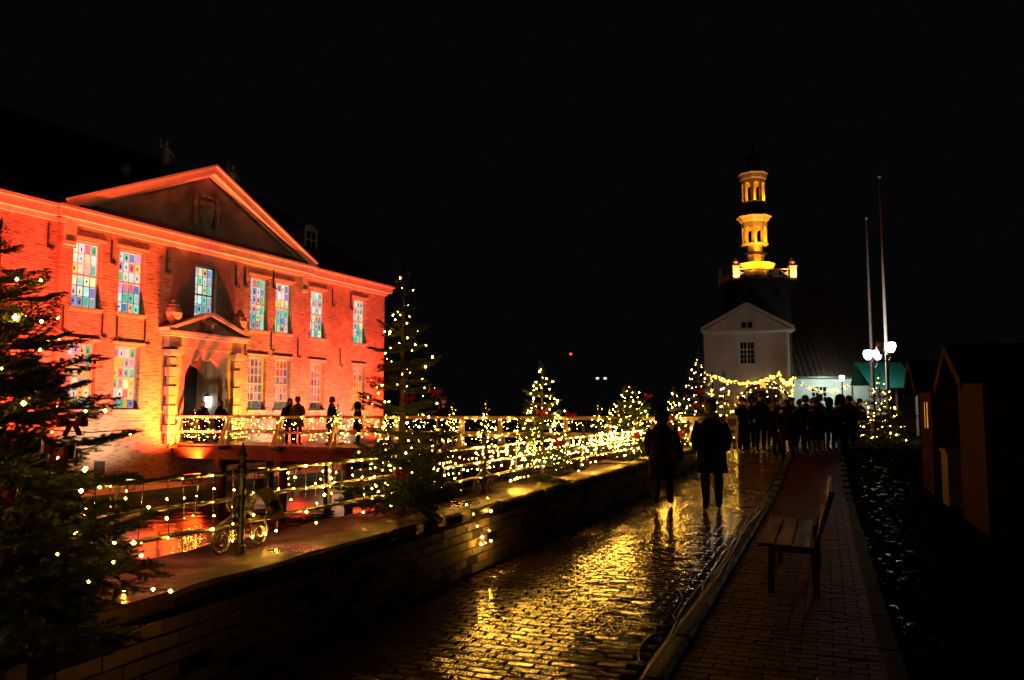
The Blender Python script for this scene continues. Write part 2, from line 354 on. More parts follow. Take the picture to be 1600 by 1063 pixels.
def yard_mat():                              # wet rounded cobbles on the right of the pavement
    m, t, p, N, L = nt('wet_cobbles')
    tc = N.new('ShaderNodeTexCoord'); mp = N.new('ShaderNodeMapping'); mp.inputs['Scale'].default_value = (1, 1, 1); L.new(tc.outputs['Object'], mp.inputs['Vector'])
    vo = N.new('ShaderNodeTexVoronoi'); vo.inputs['Scale'].default_value = 9.0; L.new(mp.outputs[0], vo.inputs['Vector'])
    nz = N.new('ShaderNodeTexNoise'); nz.inputs['Scale'].default_value = 26; nz.inputs['Detail'].default_value = 3; L.new(mp.outputs[0], nz.inputs['Vector'])
    ad = N.new('ShaderNodeMath'); ad.operation = 'MULTIPLY_ADD'; ad.inputs[1].default_value = -1.0; L.new(vo.outputs['Distance'], ad.inputs[0])
    sc = N.new('ShaderNodeMath'); sc.operation = 'MULTIPLY'; sc.inputs[1].default_value = .35; L.new(nz.outputs['Fac'], sc.inputs[0]); L.new(sc.outputs[0], ad.inputs[2])
    b = N.new('ShaderNodeBump'); b.inputs['Strength'].default_value = 1.0; b.inputs['Distance'].default_value = .013
    L.new(ad.outputs[0], b.inputs['Height']); L.new(b.outputs['Normal'], p.inputs['Normal'])
    rp = N.new('ShaderNodeValToRGB'); rp.color_ramp.elements[0].color = (.02, .018, .016, 1); rp.color_ramp.elements[1].color = (.006, .006, .006, 1); L.new(vo.outputs['Distance'], rp.inputs['Fac']); L.new(rp.outputs['Color'], p.inputs['Base Color'])
    p.inputs['Roughness'].default_value = .95; p.inputs['Specular IOR Level'].default_value = 0.0
    # scattered puddles and wet stones between dull grit
    pn = N.new('ShaderNodeTexNoise'); pn.inputs['Scale'].default_value = 5.5; pn.inputs['Detail'].default_value = 5; pn.inputs['Roughness'].default_value = .7
    m2 = N.new('ShaderNodeMapping'); m2.inputs['Rotation'].default_value = (0, 0, -.36); m2.inputs['Scale'].default_value = (1.5, .8, 1); L.new(tc.outputs['Object'], m2.inputs['Vector']); L.new(m2.outputs[0], pn.inputs['Vector'])
    st = N.new('ShaderNodeMapRange'); st.inputs['From Min'].default_value = .60; st.inputs['From Max'].default_value = .66; L.new(pn.outputs['Fac'], st.inputs['Value'])
    gl = N.new('ShaderNodeBsdfGlossy'); gl.inputs['Roughness'].default_value = .09; gl.inputs['Color'].default_value = (.13, .13, .13, 1)
    b2_ = N.new('ShaderNodeBump'); b2_.inputs['Strength'].default_value = .5; b2_.inputs['Distance'].default_value = .012; L.new(nz.outputs['Fac'], b2_.inputs['Height']); L.new(b2_.outputs['Normal'], gl.inputs['Normal'])
    mx = N.new('ShaderNodeMixShader'); L.new(st.outputs[0], mx.inputs[0]); L.new(p.outputs[0], mx.inputs[1]); L.new(gl.outputs[0], mx.inputs[2]); L.new(mx.outputs[0], N['Material Output'].inputs['Surface'])
    return m
M['cobbles'] = yard_mat()
def glass_dark():
    m, t, p, N, L = nt('window_glass_dark')
    p.inputs['Base Color'].default_value = (.012, .013, .015, 1); p.inputs['Roughness'].default_value = .06
    return m
M['glass'] = glass_dark()
def sleeve_mat():
    m, t, p, N, L = nt('clear_plastic_sleeve')
    p.inputs['Base Color'].default_value = (.2, .18, .15, 1); p.inputs['Roughness'].default_value = .25
    tr = N.new('ShaderNodeBsdfTranslucent'); tr.inputs['Color'].default_value = (.4, .36, .3, 1)
    mx = N.new('ShaderNodeMixShader'); mx.inputs[0].default_value = .6
    L.new(p.outputs[0], mx.inputs[1]); L.new(tr.outputs[0], mx.inputs[2]); L.new(mx.outputs[0], N['Material Output'].inputs['Surface'])
    return m
M['sleeve'] = sleeve_mat()

def point(name, loc, power, col, r=.05, parent=None):
    d = bpy.data.lights.new(name, 'POINT'); d.energy = power; d.color = col; d.shadow_soft_size = r
    o = bpy.data.objects.new(name, d); COL.objects.link(o); o.location = loc
    if parent is not None: o.parent = parent
    return o
def spotlamp(name, loc, target, power, col, size=60, blend=.6, r=.05, parent=None, pinv=None):
    d = bpy.data.lights.new(name, 'SPOT'); d.energy = power; d.color = col; d.shadow_soft_size = r
    d.spot_size = rad(size); d.spot_blend = blend
    o = bpy.data.objects.new(name, d); COL.objects.link(o); o.location = loc
    o.rotation_euler = (Vector(target) - Vector(loc)).to_track_quat('-Z', 'Y').to_euler()
    if parent is not None: o.parent = parent
    return o

# ================================================================== SETTING
def sheet(name, pts, z, m, kind='structure'):
    mb = MB(); mb.add([(p[0], p[1], z) for p in pts], [tuple(range(len(pts)))])
    o = mb.build(name, m); tag(o, kind=kind); return o
ground = sheet('ground', [(-900, -900), (900, -900), (900, 900), (-900, 900)], -3.2, M['yard'])
# the raised courtyard on the right of the moat, wrapping round beyond its far end
yard = MB()
def pq(s0, s1, l0, l1, z, mb, mi=0):
    mb.quad(PF(s0, l0, z), PF(s1, l0, z), PF(s1, l1, z), PF(s0, l1, z), mi)
SS = [-60, 15, 17, 19, 21, 23, 26, 62]
for a_, b_ in zip(SS[:-1], SS[1:]):
    for l0_, l1_, dz, mi_ in ((-300, -.37, -.006, 1), (-.37, 3.9, -.05, 0)):
        yard.quad(PF(a_, l0_, gz(a_) + dz), PF(b_, l0_, gz(b_) + dz), PF(b_, l1_, gz(b_) + dz), PF(a_, l1_, gz(a_) + dz), mi_)
pq(62, 400, -300, 3.9, .344, yard); pq(62, 400, 3.9, 300, -.05, yard)
yard.quad(PF(62, 3.9, -.05), PF(62, 300, -.05), PF(62, 300, -3.2), PF(62, 3.9, -3.2))
tag(yard.build('courtyard', [M['yard'], M['cobbles']], fix=False), kind='structure')
wm = MB(); pq(-60, 61.9, 3.95, 120, -1.2, wm)
tag(wm.build('moat_water', M['water']), kind='structure')

def px_of(p):
    q = Vector(p) - Vector((0, 0, 1.6)); cp, sp = math.cos(rad(4.95)), math.sin(rad(4.95))
    fw = q.y * cp + q.z * sp; up = -q.y * sp + q.z * cp
    if fw < .1: return (-9999, -9999)
    return 800 + 1290 * q.x / fw, 531.5 - 1290 * up / fw
def chamfer_block(w, d, h, c):              # long in x, wide in y, top at z=0
    mb = MB(); hw, hd = w / 2, d / 2
    lo = [(-hw, -hd, -h), (hw, -hd, -h), (hw, hd, -h), (-hw, hd, -h)]
    mi = [(-hw, -hd, -c), (hw, -hd, -c), (hw, hd, -c), (-hw, hd, -c)]
    q = c * 1.2
    to = [(-hw + q, -hd + q, 0), (hw - q, -hd + q, 0), (hw - q, hd - q, 0), (-hw + q, hd - q, 0)]
    fs = [(8, 9, 10, 11)]
    for i in range(4):
        j = (i + 1) % 4
        fs += [(i, j, 4 + j, 4 + i), (4 + i, 4 + j, 8 + j, 8 + i)]
    mb.add(lo + mi + to, fs); return mb
def laid(root, name, blk, mats, spots, limit=300, tilt=.02):
    """spots: (local position, rotation about z). The pieces that show largest become parts, the rest one joined part."""
    me = blk.mesh(name, mats, fix=True)
    loc = root.matrix_basis if root else Matrix()
    def key(sp):
        w = loc @ Vector(sp[0]); x, y = px_of(w)
        return w.length if (-60 < x < 1660 and y < 1120) else 1e3 + w.length
    spots = sorted(spots, key=key)
    for p, rz in spots[:limit]:
        link(name, me, root, p, (R.gauss(0, tilt), R.gauss(0, tilt), rz))
    rest = MB(); fs = [tuple(q.vertices) for q in me.polygons]; vs = [v.co.copy() for v in me.vertices]
    for p, rz in spots[limit:]:
        e = Euler((R.gauss(0, tilt), R.gauss(0, tilt), rz)).to_matrix()
        rest.add([e @ v + Vector(p) for v in vs], fs)
    if spots[limit:]:
        o = rest.build(name + '_field', mats, root, fix=False); o['kind'] = 'stuff'

# road of clinker pavers laid across the path
L0, L1 = 1.12, 3.27
def strip(mb, l0, l1, dz, mi, s_list):
    for a_, b_ in zip(s_list[:-1], s_list[1:]):
        mb.quad((a_, l0, gz(a_) + dz), (b_, l0, gz(b_) + dz), (b_, l1, gz(b_) + dz), (a_, l1, gz(a_) + dz), mi)
mb = MB(); strip(mb, L0 - .05, L1 + .03, -.028, 0, [-2, 15, 17, 19, 21, 23, 25, 27]); strip(mb, L0 - .05, L1 + .6, 0, 1, [27, 62])
far_pave = brick_wall_mat('far_paving', (.12, .07, .045), (.075, .045, .03), (.02, .016, .012), bw=.2, bh=.11, mort=.012, bump=.6, rough=.26, axes='yx', stain=.2)
road = mb.build('road', [M['joint'], far_pave], rot=PROT); tag(road, kind='structure')
road.location = (0, 0, 0)
bpy.context.view_layer.update()
sp = []; s = 3.2; k = 0
while s < 27.0:
    off = (k % 2) * .093 + R.uniform(-.012, .012); l = L0 + .1 + off
    while l < L1 - .06:
        zz = gz(s) + .003 * math.sin(s * 2.1 + l * 1.3) + R.gauss(0, .0012)
        sp.append(((s, l, zz), math.pi / 2 + R.gauss(0, .012))); l += .187
    s += .0985; k += 1
laid(road, 'paver', chamfer_block(.181, .091, .06, .008), M['paver'], sp, tilt=.019)

# reddish pavement on the right of the kerb
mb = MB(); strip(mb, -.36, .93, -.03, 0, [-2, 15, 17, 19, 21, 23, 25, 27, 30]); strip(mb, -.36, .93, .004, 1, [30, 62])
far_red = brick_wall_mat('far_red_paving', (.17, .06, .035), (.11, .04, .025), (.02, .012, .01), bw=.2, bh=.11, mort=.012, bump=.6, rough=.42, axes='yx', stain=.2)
pav = mb.build('pavement', [M['joint'], far_red], rot=PROT); tag(pav, kind='structure')
sp = []; s = 3.2; k = 0
while s < 30.0:
    l = -.30 + (k % 2) * .1
    while l < .98:
        sp.append(((s, l, gz(s) + R.gauss(0, .0015)), math.pi / 2 + R.gauss(0, .008))); l += .202
    s += .108; k += 1
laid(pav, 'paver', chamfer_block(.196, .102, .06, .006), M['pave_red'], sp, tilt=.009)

# kerb stones between them
mb = MB(); strip(mb, .925, 1.075, -.05, 0, [-2, 15, 17, 19, 21, 23, 25, 27, 46])
kerb = mb.build('kerb', M['joint'], rot=PROT); tag(kerb, kind='structure')
kme = [chamfer_block(.98, .14, .09, .018).mesh('kerb_stone', M['kerb'])]
for i in range(44):
    link('kerb_stone', kme[0], kerb, (1.5 + i * 1.0, 1.0 + R.uniform(-.006, .006), .03 + gz(1.5 + i) + R.uniform(-.005, .005)), (R.gauss(0, .02), R.gauss(0, .004), R.gauss(0, .004)))

edm = chamfer_block(.985, .14, .09, .012).mesh('edging_stone', M['edging'])
for i in range(30):
    link('edging_stone', edm, kerb, (1.7 + i * 1.0, -.35 + R.uniform(-.004, .004), .012 + gz(1.7 + i)), (R.gauss(0, .01), 0, R.gauss(0, .003)))

# ------------------------------------------------------------------ parapet wall along the moat
def parapet(s0, s1, label, full):
    root = thing('parapet_wall', label, 'wall', PF(s0, 3.3), PROT)
    bpy.context.view_layer.update()
    Ls = s1 - s0; c = MB(); c.bx(0, Ls, .035, .74, -2.9, .565)
    c.build('wall_core', M['mortar'], root)
    if full:
        sp = []; z = .06; k = 0
        while z < .55:
            x = 2.2 + (k % 2) * .13
            while x < Ls - .14:
                sp.append(((x, .03, z), R.gauss(0, .012))); x += .262
            z += .083; k += 1
        b = MB(); b.box((0, -.012, 0), (.25, .07, .072)); me_b = b
        laid(root, 'brick', me_b, M['wall_brick'], sp, tilt=.012)
    x = 0.0; 
    while x < Ls - .3:
        w = min(R.uniform(1.0, 1.5), Ls - x)
        cb = MB(); n = 5
        # slab with a worn, slightly uneven front edge
        top = []; 
        for i in range(n + 1):
            t = x + w * (i / n) ; t = t + (.006 if i == 0 else -.006 if i == n else 0)
            top.append((t, -.05 + R.gauss(0, .012), .655 + R.gauss(0, .006), .82 + R.gauss(0, .015)))
        rings = []
        for t, yf, zt, yb in top:
            rings.append([(t, yf, .57), (t, yf - .004, zt - .022), (t, yf + .02, zt), (t, yb - .02, zt + .004), (t, yb, zt - .02), (t, yb, .57)])
        cb.loft(rings)
        cb.build('coping_stone', M['coping'], root)
        x += w
    return root
parapet(0.0, 23.1, 'low brick parapet of limed bricks with wet stone coping between road and moat', True)
parapet(26.6, 54.0, 'far stretch of low parapet beyond the bridge towards the white gatehouse', False)

# ------------------------------------------------------------------ wrought iron railing on the coping
rl = thing('iron_railing', 'wrought iron railing with scroll feet and pointed posts on the coping', 'railing', PF(0, 3.68, .66), PROT)
posts = [.4, 4.6, 8.8, 13.0, 17.2, 21.6]
pm = MB()
pm.lathe([(.034, 0), (.034, .05), (.024, .06), (.024, .5), (.038, .52), (.038, .56), (.024, .58), (.024, .62), (.034, .645), (.02, .68), (.002, .735)], 8)
pme = pm.mesh('post', M['iron'], smooth=False)
def spiral(cx, cz, r, a0, turns, sgn, n=26):
    return [(cx + sgn * (r * (1 - .8 * i / n)) * math.cos(a0 + turns * 2 * math.pi * i / n), 0, cz + (r * (1 - .8 * i / n)) * math.sin(a0 + turns * 2 * math.pi * i / n)) for i in range(n + 1)]
sc = MB()
for sg in (-1, 1):
    path = [(sg * .03, 0, .34), (sg * .09, 0, .24), (sg * .2, 0, .225), (sg * .285, 0, .17)] + spiral(sg * .17, .105, .1, .3, -1.6, sg)
    path = [(sg * .03, 0, .30), (sg * .12, 0, .235), (sg * .215, 0, .205)] + spiral(sg * .19, .108, .1, 1.35, -1.75, sg)
    sc.tube(path, [.014] * len(path), 6)
    p2 = [(sg * .03, 0, .23)] + spiral(sg * .095, .34, .06, -2.2, 1.3, sg, 16)
    sc.tube(p2, .009, 5)
sme = sc.mesh('scroll_foot', M['wrought_iron'], smooth=True)
for x in posts:
    link('post', pme, rl, (x, 0, 0)); link('scroll_foot', sme, rl, (x, 0, 0))
for z, nm in ((.535, 'rail'), (.365, 'rail'), (.2, 'rail')):
    for a, b in zip(posts[:-1], posts[1:]):
        r = MB(); n = 14
        r.tube([(a + .02 + (b - a - .04) * i / n, R.gauss(0, .003), z + R.gauss(0, .003)) for i in range(n + 1)], .0165, 6)
        r.build(nm, M['wrought_iron'], rl, smooth=True)
for a, b in zip(posts[:-1], posts[1:]):
    for t in (.25, .5, .75):
        r = MB(); x = a + (b - a) * t
        r.beam((x, 0, .205), (x, 0, .54), .02, .02)
        r.build('baluster', M['wrought_iron'], rl)

# ------------------------------------------------------------------ CASTLE
CA = thing('castle', 'red lit brick castle with pediment and coloured paper in its windows', 'castle', P0, FROT)
ZW, ZE = -1.6, 7.96
RP = -.15                                    # the middle bay stands this far forward
wins = []                                    # (u0,u1,z0,z1, front plane, bright, kind)
for uc, fp in ((-4.0, RP), (-2.18, RP), (1.32, RP), (4.42, RP), (6.0, RP), (8.62, 0), (12.03, 0)):
    wins.append((uc - .49, uc + .49, 5.15, 7.32, fp, 1))
for uc, fp in ((-4.06, RP), (-2.24, RP), (4.4, RP), (6.02, RP), (8.64, 0), (12.03, 0)):
    wins.append((uc - .47, uc + .47, 1.72, 3.86, fp, 2 if uc < 0 else 0))
def wall_open(mb, u0, u1, z0, z1, yf, ops, depth, mi=0):
    us = sorted({u0, u1, *[o[0] for o in ops], *[o[1] for o in ops]}); zs = sorted({z0, z1, *[o[2] for o in ops], *[o[3] for o in ops]})
    for a, b in zip(us[:-1], us[1:]):
        for c, d in zip(zs[:-1], zs[1:]):
            m = ((a + b) / 2, (c + d) / 2)
            if any(o[0] < m[0] < o[1] and o[2] < m[1] < o[3] for o in ops): continue
            mb.quad((a, yf, c), (b, yf, c), (b, yf, d), (a, yf, d), mi)
    for a, b, c, d in ops:
        y1 = yf + depth
        mb.quad((a, yf, c), (a, yf, d), (a, y1, d), (a, y1, c), mi); mb.quad((b, yf, c), (b, y1, c), (b, y1, d), (b, yf, d), mi)
        mb.quad((a, yf, d), (b, yf, d), (b, y1, d), (a, y1, d), mi); mb.quad((a, yf, c), (a, y1, c), (b, y1, c), (b, yf, c), mi)
w = MB()
ops = [(a - .07, b + .07, c - .05, d + .05) for a, b, c, d, fp, _ in wins if fp == RP] + [(.25, 2.15, .4, 3.6)]
wall_open(w, -4.95, 7.45, ZW, ZE, RP, ops, .3)
wall_open(w, -13.5, -4.95, ZW, ZE, 0, [], .3)
wall_open(w, 7.45, 14.3, ZW, ZE, 0, [(a - .07, b + .07, c - .05, d + .05) for a, b, c, d, fp, _ in wins if fp == 0], .3)
for u in (-4.95, 7.45): w.quad((u, RP, ZW), (u, 0, ZW), (u, 0, ZE), (u, RP, ZE))
w.quad((14.3, 0, ZW), (14.3, 10, ZW), (14.3, 10, ZE), (14.3, 0, ZE)); w.quad((-13.5, 0, ZW), (-13.5, 10, ZW), (-13.5, 10, ZE), (-13.5, 0, ZE))
w.quad((-13.5, 10, ZW), (14.3, 10, ZW), (14.3, 10, ZE), (-13.5, 10, ZE))
w.build('wall', M['castle_brick'], CA, fix=False)
# back of rooms so that nothing shines through
c = MB()
def corn(a, b, fp, endl=True, endr=True):
    for z0, z1, p in ((7.86, 8.0, .10), (8.0, 8.28, .30), (8.28, 8.38, .40)):
        c.bx(a - (p if endl else 0), b + (p if endr else 0), fp - p, .4, z0, z1)
corn(-13.5, -4.97, 0, True, False); corn(-4.95, 7.45, RP - .02); corn(7.47, 14.3, 0, False, True)
for u in (-4.8, 7.3):                        # consoles at the corners of the middle bay
    c.bx(u - .15, u + .25 if u < 0 else u + .15, RP - .12, RP, 7.25, 7.9); c.bx(u - .18, u + .2, RP - .16, RP, 7.12, 7.25)
c.build('cornice', M['cornice'], CA)
UC = 1.3
ty = MB(); ty.prism([(-4.75, 8.38), (7.35, 8.38), (UC, 11.15)], RP + .02, .3); ty.build('tympanum', M['tympanum'], CA)
rk = MB()
for sg in (-1, 1):
    a = Vector((UC + sg * 6.45, 0, 8.44)); b = Vector((UC, 0, 11.34))
    t = (b - a).normalized(); nrm = Vector((-t.z, 0, t.x)); nrm = nrm if nrm.z > 0 else -nrm
    for k, (h0, h1, p) in enumerate(((-.30, -.2, .12), (-.2, .06, .34), (.06, .14, .44))):
        pts = []
        poly = [a + nrm * h0, a + nrm * h1, None, None]
        # mitred at the apex
        def at_apex(h): 
            q = a + nrm * h; lam = (UC - q.x) / t.x; return q + t * lam
        poly = [a + nrm * h0, at_apex(h0), at_apex(h1), a + nrm * h1]
        rk.prism([(q.x, q.z) for q in poly], RP - p, .6)
rk.build('raking_cornice', M['cornice'], CA)
rf = MB()
e0, e1, zr, ze = -14.1, 14.85, 13.0, 8.36
rf.quad((e0, -.5, ze), (e1, -.5, ze), (e1 - 5.5, 5, zr), (e0 + 5.5, 5, zr)); rf.quad((e0, 10.5, ze), (e0 + 5.5, 5, zr), (e1 - 5.5, 5, zr), (e1, 10.5, ze))
rf.add([(e0, -.5, ze), (e0 + 5.5, 5, zr), (e0, 10.5, ze)], [(0, 1, 2)]); rf.add([(e1, -.5, ze), (e1, 10.5, ze), (e1 - 5.5, 5, zr)], [(0, 1, 2)])
rf.quad((UC - 6.3, -.2, 8.5), (UC, -.2, 11.42), (UC, 3.4, 11.42), (UC - 6.3, 3.4, 8.5)); rf.quad((UC + 6.3, -.2, 8.5), (UC + 6.3, 3.4, 8.5), (UC, 3.4, 11.42), (UC, -.2, 11.42))
rf.build('roof', M['roof_tile'], CA, fix=False)
# dormer with a rounded head, behind the right end of the pediment
dm = MB(); du, dy = 9.35, 1.1
arch = [(du - .5, 9.0), (du - .5, 10.55)] + [(du - .5 * math.cos(math.pi * i / 8), 10.55 + .3 * math.sin(math.pi * i / 8)) for i in range(1, 8)] + [(du + .5, 10.55), (du + .5, 9.0)]
dm.prism(arch, dy, dy + 2.2)
dmo = dm.build('dormer', M['tympanum'], CA)
g = MB()
for k in (-1, 1):
    g.bx(du + k * .19 - .15, du + k * .19 + .15, dy - .012, dy + .02, 9.25, 10.5)
g.build('dormer_window', M['glass'], dmo)
g = MB(); 
for z in (9.66, 10.08):
    for k in (-1, 1): g.bx(du + k * .19 - .15, du + k * .19 + .15, dy - .022, dy - .012, z - .015, z + .015)
g.build('glazing_bar', M['plaster'], dmo)
# coat of arms in the pediment
ca = MB()
ca.lathe([(.02, -.62), (.28, -.4), (.42, -.05), (.44, .3), (.36, .42)], 14, (0, 0, 0), sx=1, sy=.3)
for sg in (-1, 1):
    ca.lathe([(.05, -.6), (.15, -.45), (.11, -.1), (.16, .2), (.08, .38), (.11, .5), (.02, .62)], 8, (sg * .55, -.02, 0), sy=.6)
    ca.tube([(sg * .5, -.06, .2), (sg * .36, -.1, .12)], .05, 5)
for k in range(5): ca.ball((-.24 + .12 * k, -.04, .56 + .05 * (k % 2)), .075, n=6)
ca.build('coat_of_arms', M['castle_stone'], CA, loc=(UC - .1, RP - .02, 9.55))
# carved figures standing along the slopes of the pediment
def statue(h):
    mb = MB(); mb.bx(-.22, .22, -.22, .22, -.35, .12); mb.bx(-.27, .27, -.27, .27, .12, .18)
    if h > .8:
        mb.lathe([(.2, .18), (.24, .3), (.19, .55), (.15, .75), (.2, .92), (.17, 1.02), (.06, 1.08), (.06, 1.12), (.1, 1.16), (.11, 1.24), (.08, 1.32), (.01, 1.36)], 10, sy=.75)
        mb.tube([(.18, 0, .98), (.3, -.06, .8), (.2, -.16, .68)], [.06, .055, .045], 6); mb.tube([(-.18, 0, .98), (-.32, -.02, 1.12), (-.3, -.08, 1.36)], [.06, .05, .045], 6)
    else:
        mb.lathe([(.08, .18), (.14, .24), (.08, .3), (.2, .42), (.22, .55), (.14, .62), (.17, .66), (.02, .8)], 10)
    return mb
for du_, h, zz in ((-3.55, .6, 9.78), (-1.75, 1.2, 10.62), (1.8, 1.2, 10.62), (3.55, .6, 9.78)):
    statue(h).build('statue' if h > .8 else 'stone_urn', M['castle_stone'], CA, loc=(UC + du_, .35, zz + .12))
# ------------------------------------------------ windows with coloured papers, pane by pane
PAL = [(.95, 1, .50), (.97, 1, .90), (.12, .72, .52), (1, .22, .32), (.10, .30, .78), (1, .72, .08), (.26, .20, .62), (.80, .45, .78), (.30, .40, .48), (.55, .93, .95), (1, .72, .72), (.08, .62, .28), (.95, .40, .12)]
WT = [10, 8, 8, 4, 4, 3, 1.2, 3, 2, 4, 3, 3, .6]
LEFTWT = [8, 3, 5, 6, 2, 8, .8, 2, 2.5, 2, 3, 4, 2]
LOWWT = [7, 3, 4, 5, 2, 7, 1, 2, 3, 1, 4, 2, 2]
motif_m = mat('paper_motif', (.02, .05, .035), .8, bump=0)
paper_hi = [emit('paper_lit_%s' % n, tuple(v * .95 + .05 for v in c_), PANE_UP * 1.0, obr=.6) for n, c_ in zip(('cream', 'white', 'mint', 'rose', 'blue', 'amber', 'violet', 'lilac', 'slate', 'aqua', 'blush', 'green', 'orange'), PAL)]
paper_lo = [emit('paper_dim_%s' % n, c_, PANE_LOW, obr=.45) for n, c_ in zip(('cream', 'white', 'mint', 'rose', 'blue', 'amber', 'violet', 'lilac', 'slate', 'aqua', 'blush', 'green', 'orange'), PAL)]
paper_left = [emit('paper_warm_%s' % n, c_, PANE_LEFT, obr=.6) for n, c_ in zip(('cream', 'white', 'mint', 'rose', 'blue', 'amber', 'violet', 'lilac', 'slate', 'aqua', 'blush', 'green', 'orange'), PAL)]
bord = [emit('paper_edge_lit', (.95, .95, .70), PANE_UP * .85), emit('paper_edge_dim', (1, .84, .55), PANE_LOW * .8), emit('paper_edge_warm', (1, .88, .50), PANE_LEFT * .8)]
def pane_mesh(ci, mo, br):
    mb = MB(); mb.bx(0, 1, 0, .02, 0, 1, 0)
    a, b = R.uniform(.03, .09), R.uniform(.9, .97)
    c_, d = R.uniform(.02, .06), R.uniform(.88, .98)
    mb.quad((a, -.004, c_), (b, -.004, c_), (b, -.004, d), (a, -.004, d), 1)
    y = -.007; q = lambda *ps: mb.add([(x, y, z) for x, z in ps], [tuple(range(len(ps)))], 2)
    if mo == 1:                                   # fir tree
        q((.3, .25), (.7, .25), (.5, .52)); q((.34, .42), (.66, .42), (.5, .68)); q((.46, .15), (.54, .15), (.54, .25), (.46, .25))
    elif mo == 2:                                 # candle
        q((.42, .2), (.58, .2), (.58, .58), (.42, .58)); q((.5, .62), (.56, .7), (.5, .82), (.44, .7))
    elif mo == 3:                                 # star
        q(*[(.5 + (.24 if i % 2 == 0 else .1) * math.sin(i * math.pi / 5), .5 + (.2 if i % 2 == 0 else .08) * math.cos(i * math.pi / 5)) for i in range(10)])
    elif mo == 4:                                 # little house
        q((.3, .25), (.7, .25), (.7, .5), (.5, .68), (.3, .5))
    elif mo == 5:                                 # bell
        q((.3, .3), (.7, .3), (.62, .45), (.6, .62), (.5, .72), (.4, .62), (.38, .45))
    elif mo == 6:                                 # bird
        q((.25, .45), (.4, .38), (.6, .4), (.78, .56), (.6, .55), (.5, .66), (.42, .55))
    return mb.mesh('pane', [bord[(1, 0, 2)[br]], (paper_lo, paper_hi, paper_left)[br][ci], motif_m], fix=False)
cache = {}
def castle_window(a, b, c0, d, fp, br, idx):
    y = fp + .2; f = MB()
    t = .055
    f.bx(a - .07, a, y - .05, y + .05, c0 - .05, d + .05); f.bx(b, b + .07, y - .05, y + .05, c0 - .05, d + .05)
    f.bx(a, b, y - .05, y + .05, d, d + .05); f.bx(a, b, y - .05, y + .05, c0 - .05, c0)
    zm = (c0 + d) / 2
    f.bx(a, b, y - .04, y + .03, zm - .028, zm + .028)
    cw = (b - a) / 4; g_ = .012
    for i in (1, 2, 3):
        for z0, z1 in ((c0, zm - .028), (zm + .028, d)): f.bx(a + cw * i - g_, a + cw * i + g_, y - .025, y + .02, z0, z1)
    rows = []
    for z0, z1 in ((c0, zm - .028), (zm + .028, d)):
        hgt = (z1 - z0) / 3
        for k in range(3):
            rows.append((z0 + hgt * k + g_, z0 + hgt * (k + 1) - g_))
            if k: 
                for i in range(4): f.bx(a + cw * i + g_, a + cw * (i + 1) - g_, y - .023, y + .018, z0 + hgt * k - g_, z0 + hgt * k + g_)
    fr = f.build('window', M['frame_paint'], CA)
    s_ = MB(); s_.bx(a - .14, b + .14, fp - .09, fp + .15, c0 - .16, c0 - .055); s_.build('sill', M['castle_stone'], fr)
    bk = MB(); bk.bx(a - .07, b + .07, fp + .32, fp + .34, c0 - .05, d + .05); bk.build('shutter_board', M['dark_inside'], fr)
    for r_, (z0, z1) in enumerate(rows):
        if idx == 12 and r_ < 3:
            continue
        for i in range(4):
            ci = R.choices(range(len(PAL)), LOWWT if not br else WT if br == 1 else LEFTWT)[0]; mo = R.choice([0, 0, 0, 0, 0, 0, 1, 1, 2, 3, 4, 5, 6])
            key = (ci, mo, br)
            if key not in cache: cache[key] = pane_mesh(ci, mo, br)
            link('pane', cache[key], fr, (a + cw * i + g_, y - .008, z0), None, (cw - 2 * g_, 1, z1 - z0))
    if idx == 12:
        q = MB()
        for r_ in range(3):
            for i in range(4): q.bx(a + cw * i + g_, a + cw * (i + 1) - g_, y - .008, y + .01, rows[r_][0], rows[r_][1])
        o = q.build('lower_sash_pane', paper_lo[5], fr); o['kind'] = 'stuff'
for i, (a, b, c0, d, fp, br) in enumerate(wins): castle_window(a, b, c0, d, fp, br, i)
# flat brick lintels over the windows and iron wall ties
for a, b, c0, d, fp, br in wins:
    if abs((a + b) / 2 - 1.32) < .1: continue
    lt = MB(); lt.bx(a - .2, b + .2, fp - .05, fp, d + .12, d + .2)
    lt.build('window_hood', M['cornice'], CA)
tie = MB(); tie.bx(-.022, .022, -.045, 0, -.42, .42); tie.tube([(0, -.03, -.42), (.1, -.03, -.5), (.2, -.03, -.44), (.22, -.03, -.36)], .018, 5)
tme = tie.mesh('wall_tie', M['iron'])
for u, z, fp in ((-4.85, 4.65, RP), (-3.35, 4.6, RP), (-2.75, 4.55, RP), (-1.55, 4.5, RP), (-3.1, 7.2, RP), (-5.4, 7.35, 0), (-.7, 7.25, RP), (2.95, 7.25, RP), (3.5, 7.3, RP), (5.2, 4.7, RP), (5.25, 7.45, RP), (3.6, 4.4, RP), (7.0, 4.5, RP), (9.7, 7.2, 0), (11.2, 7.2, 0), (10.4, 4.3, 0)):
    link('wall_tie', tme, CA, (u, fp, z))
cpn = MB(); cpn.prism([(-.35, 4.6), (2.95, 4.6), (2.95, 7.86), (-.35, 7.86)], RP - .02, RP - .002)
cpn = MB(); wall_open(cpn, -.35, 2.95, 4.6, 7.86, RP - .02, [(1.32 - .56, 1.32 + .56, 5.1, 7.37)], .025); cpn.build('plaster_panel', M['tympanum'], CA, fix=False)
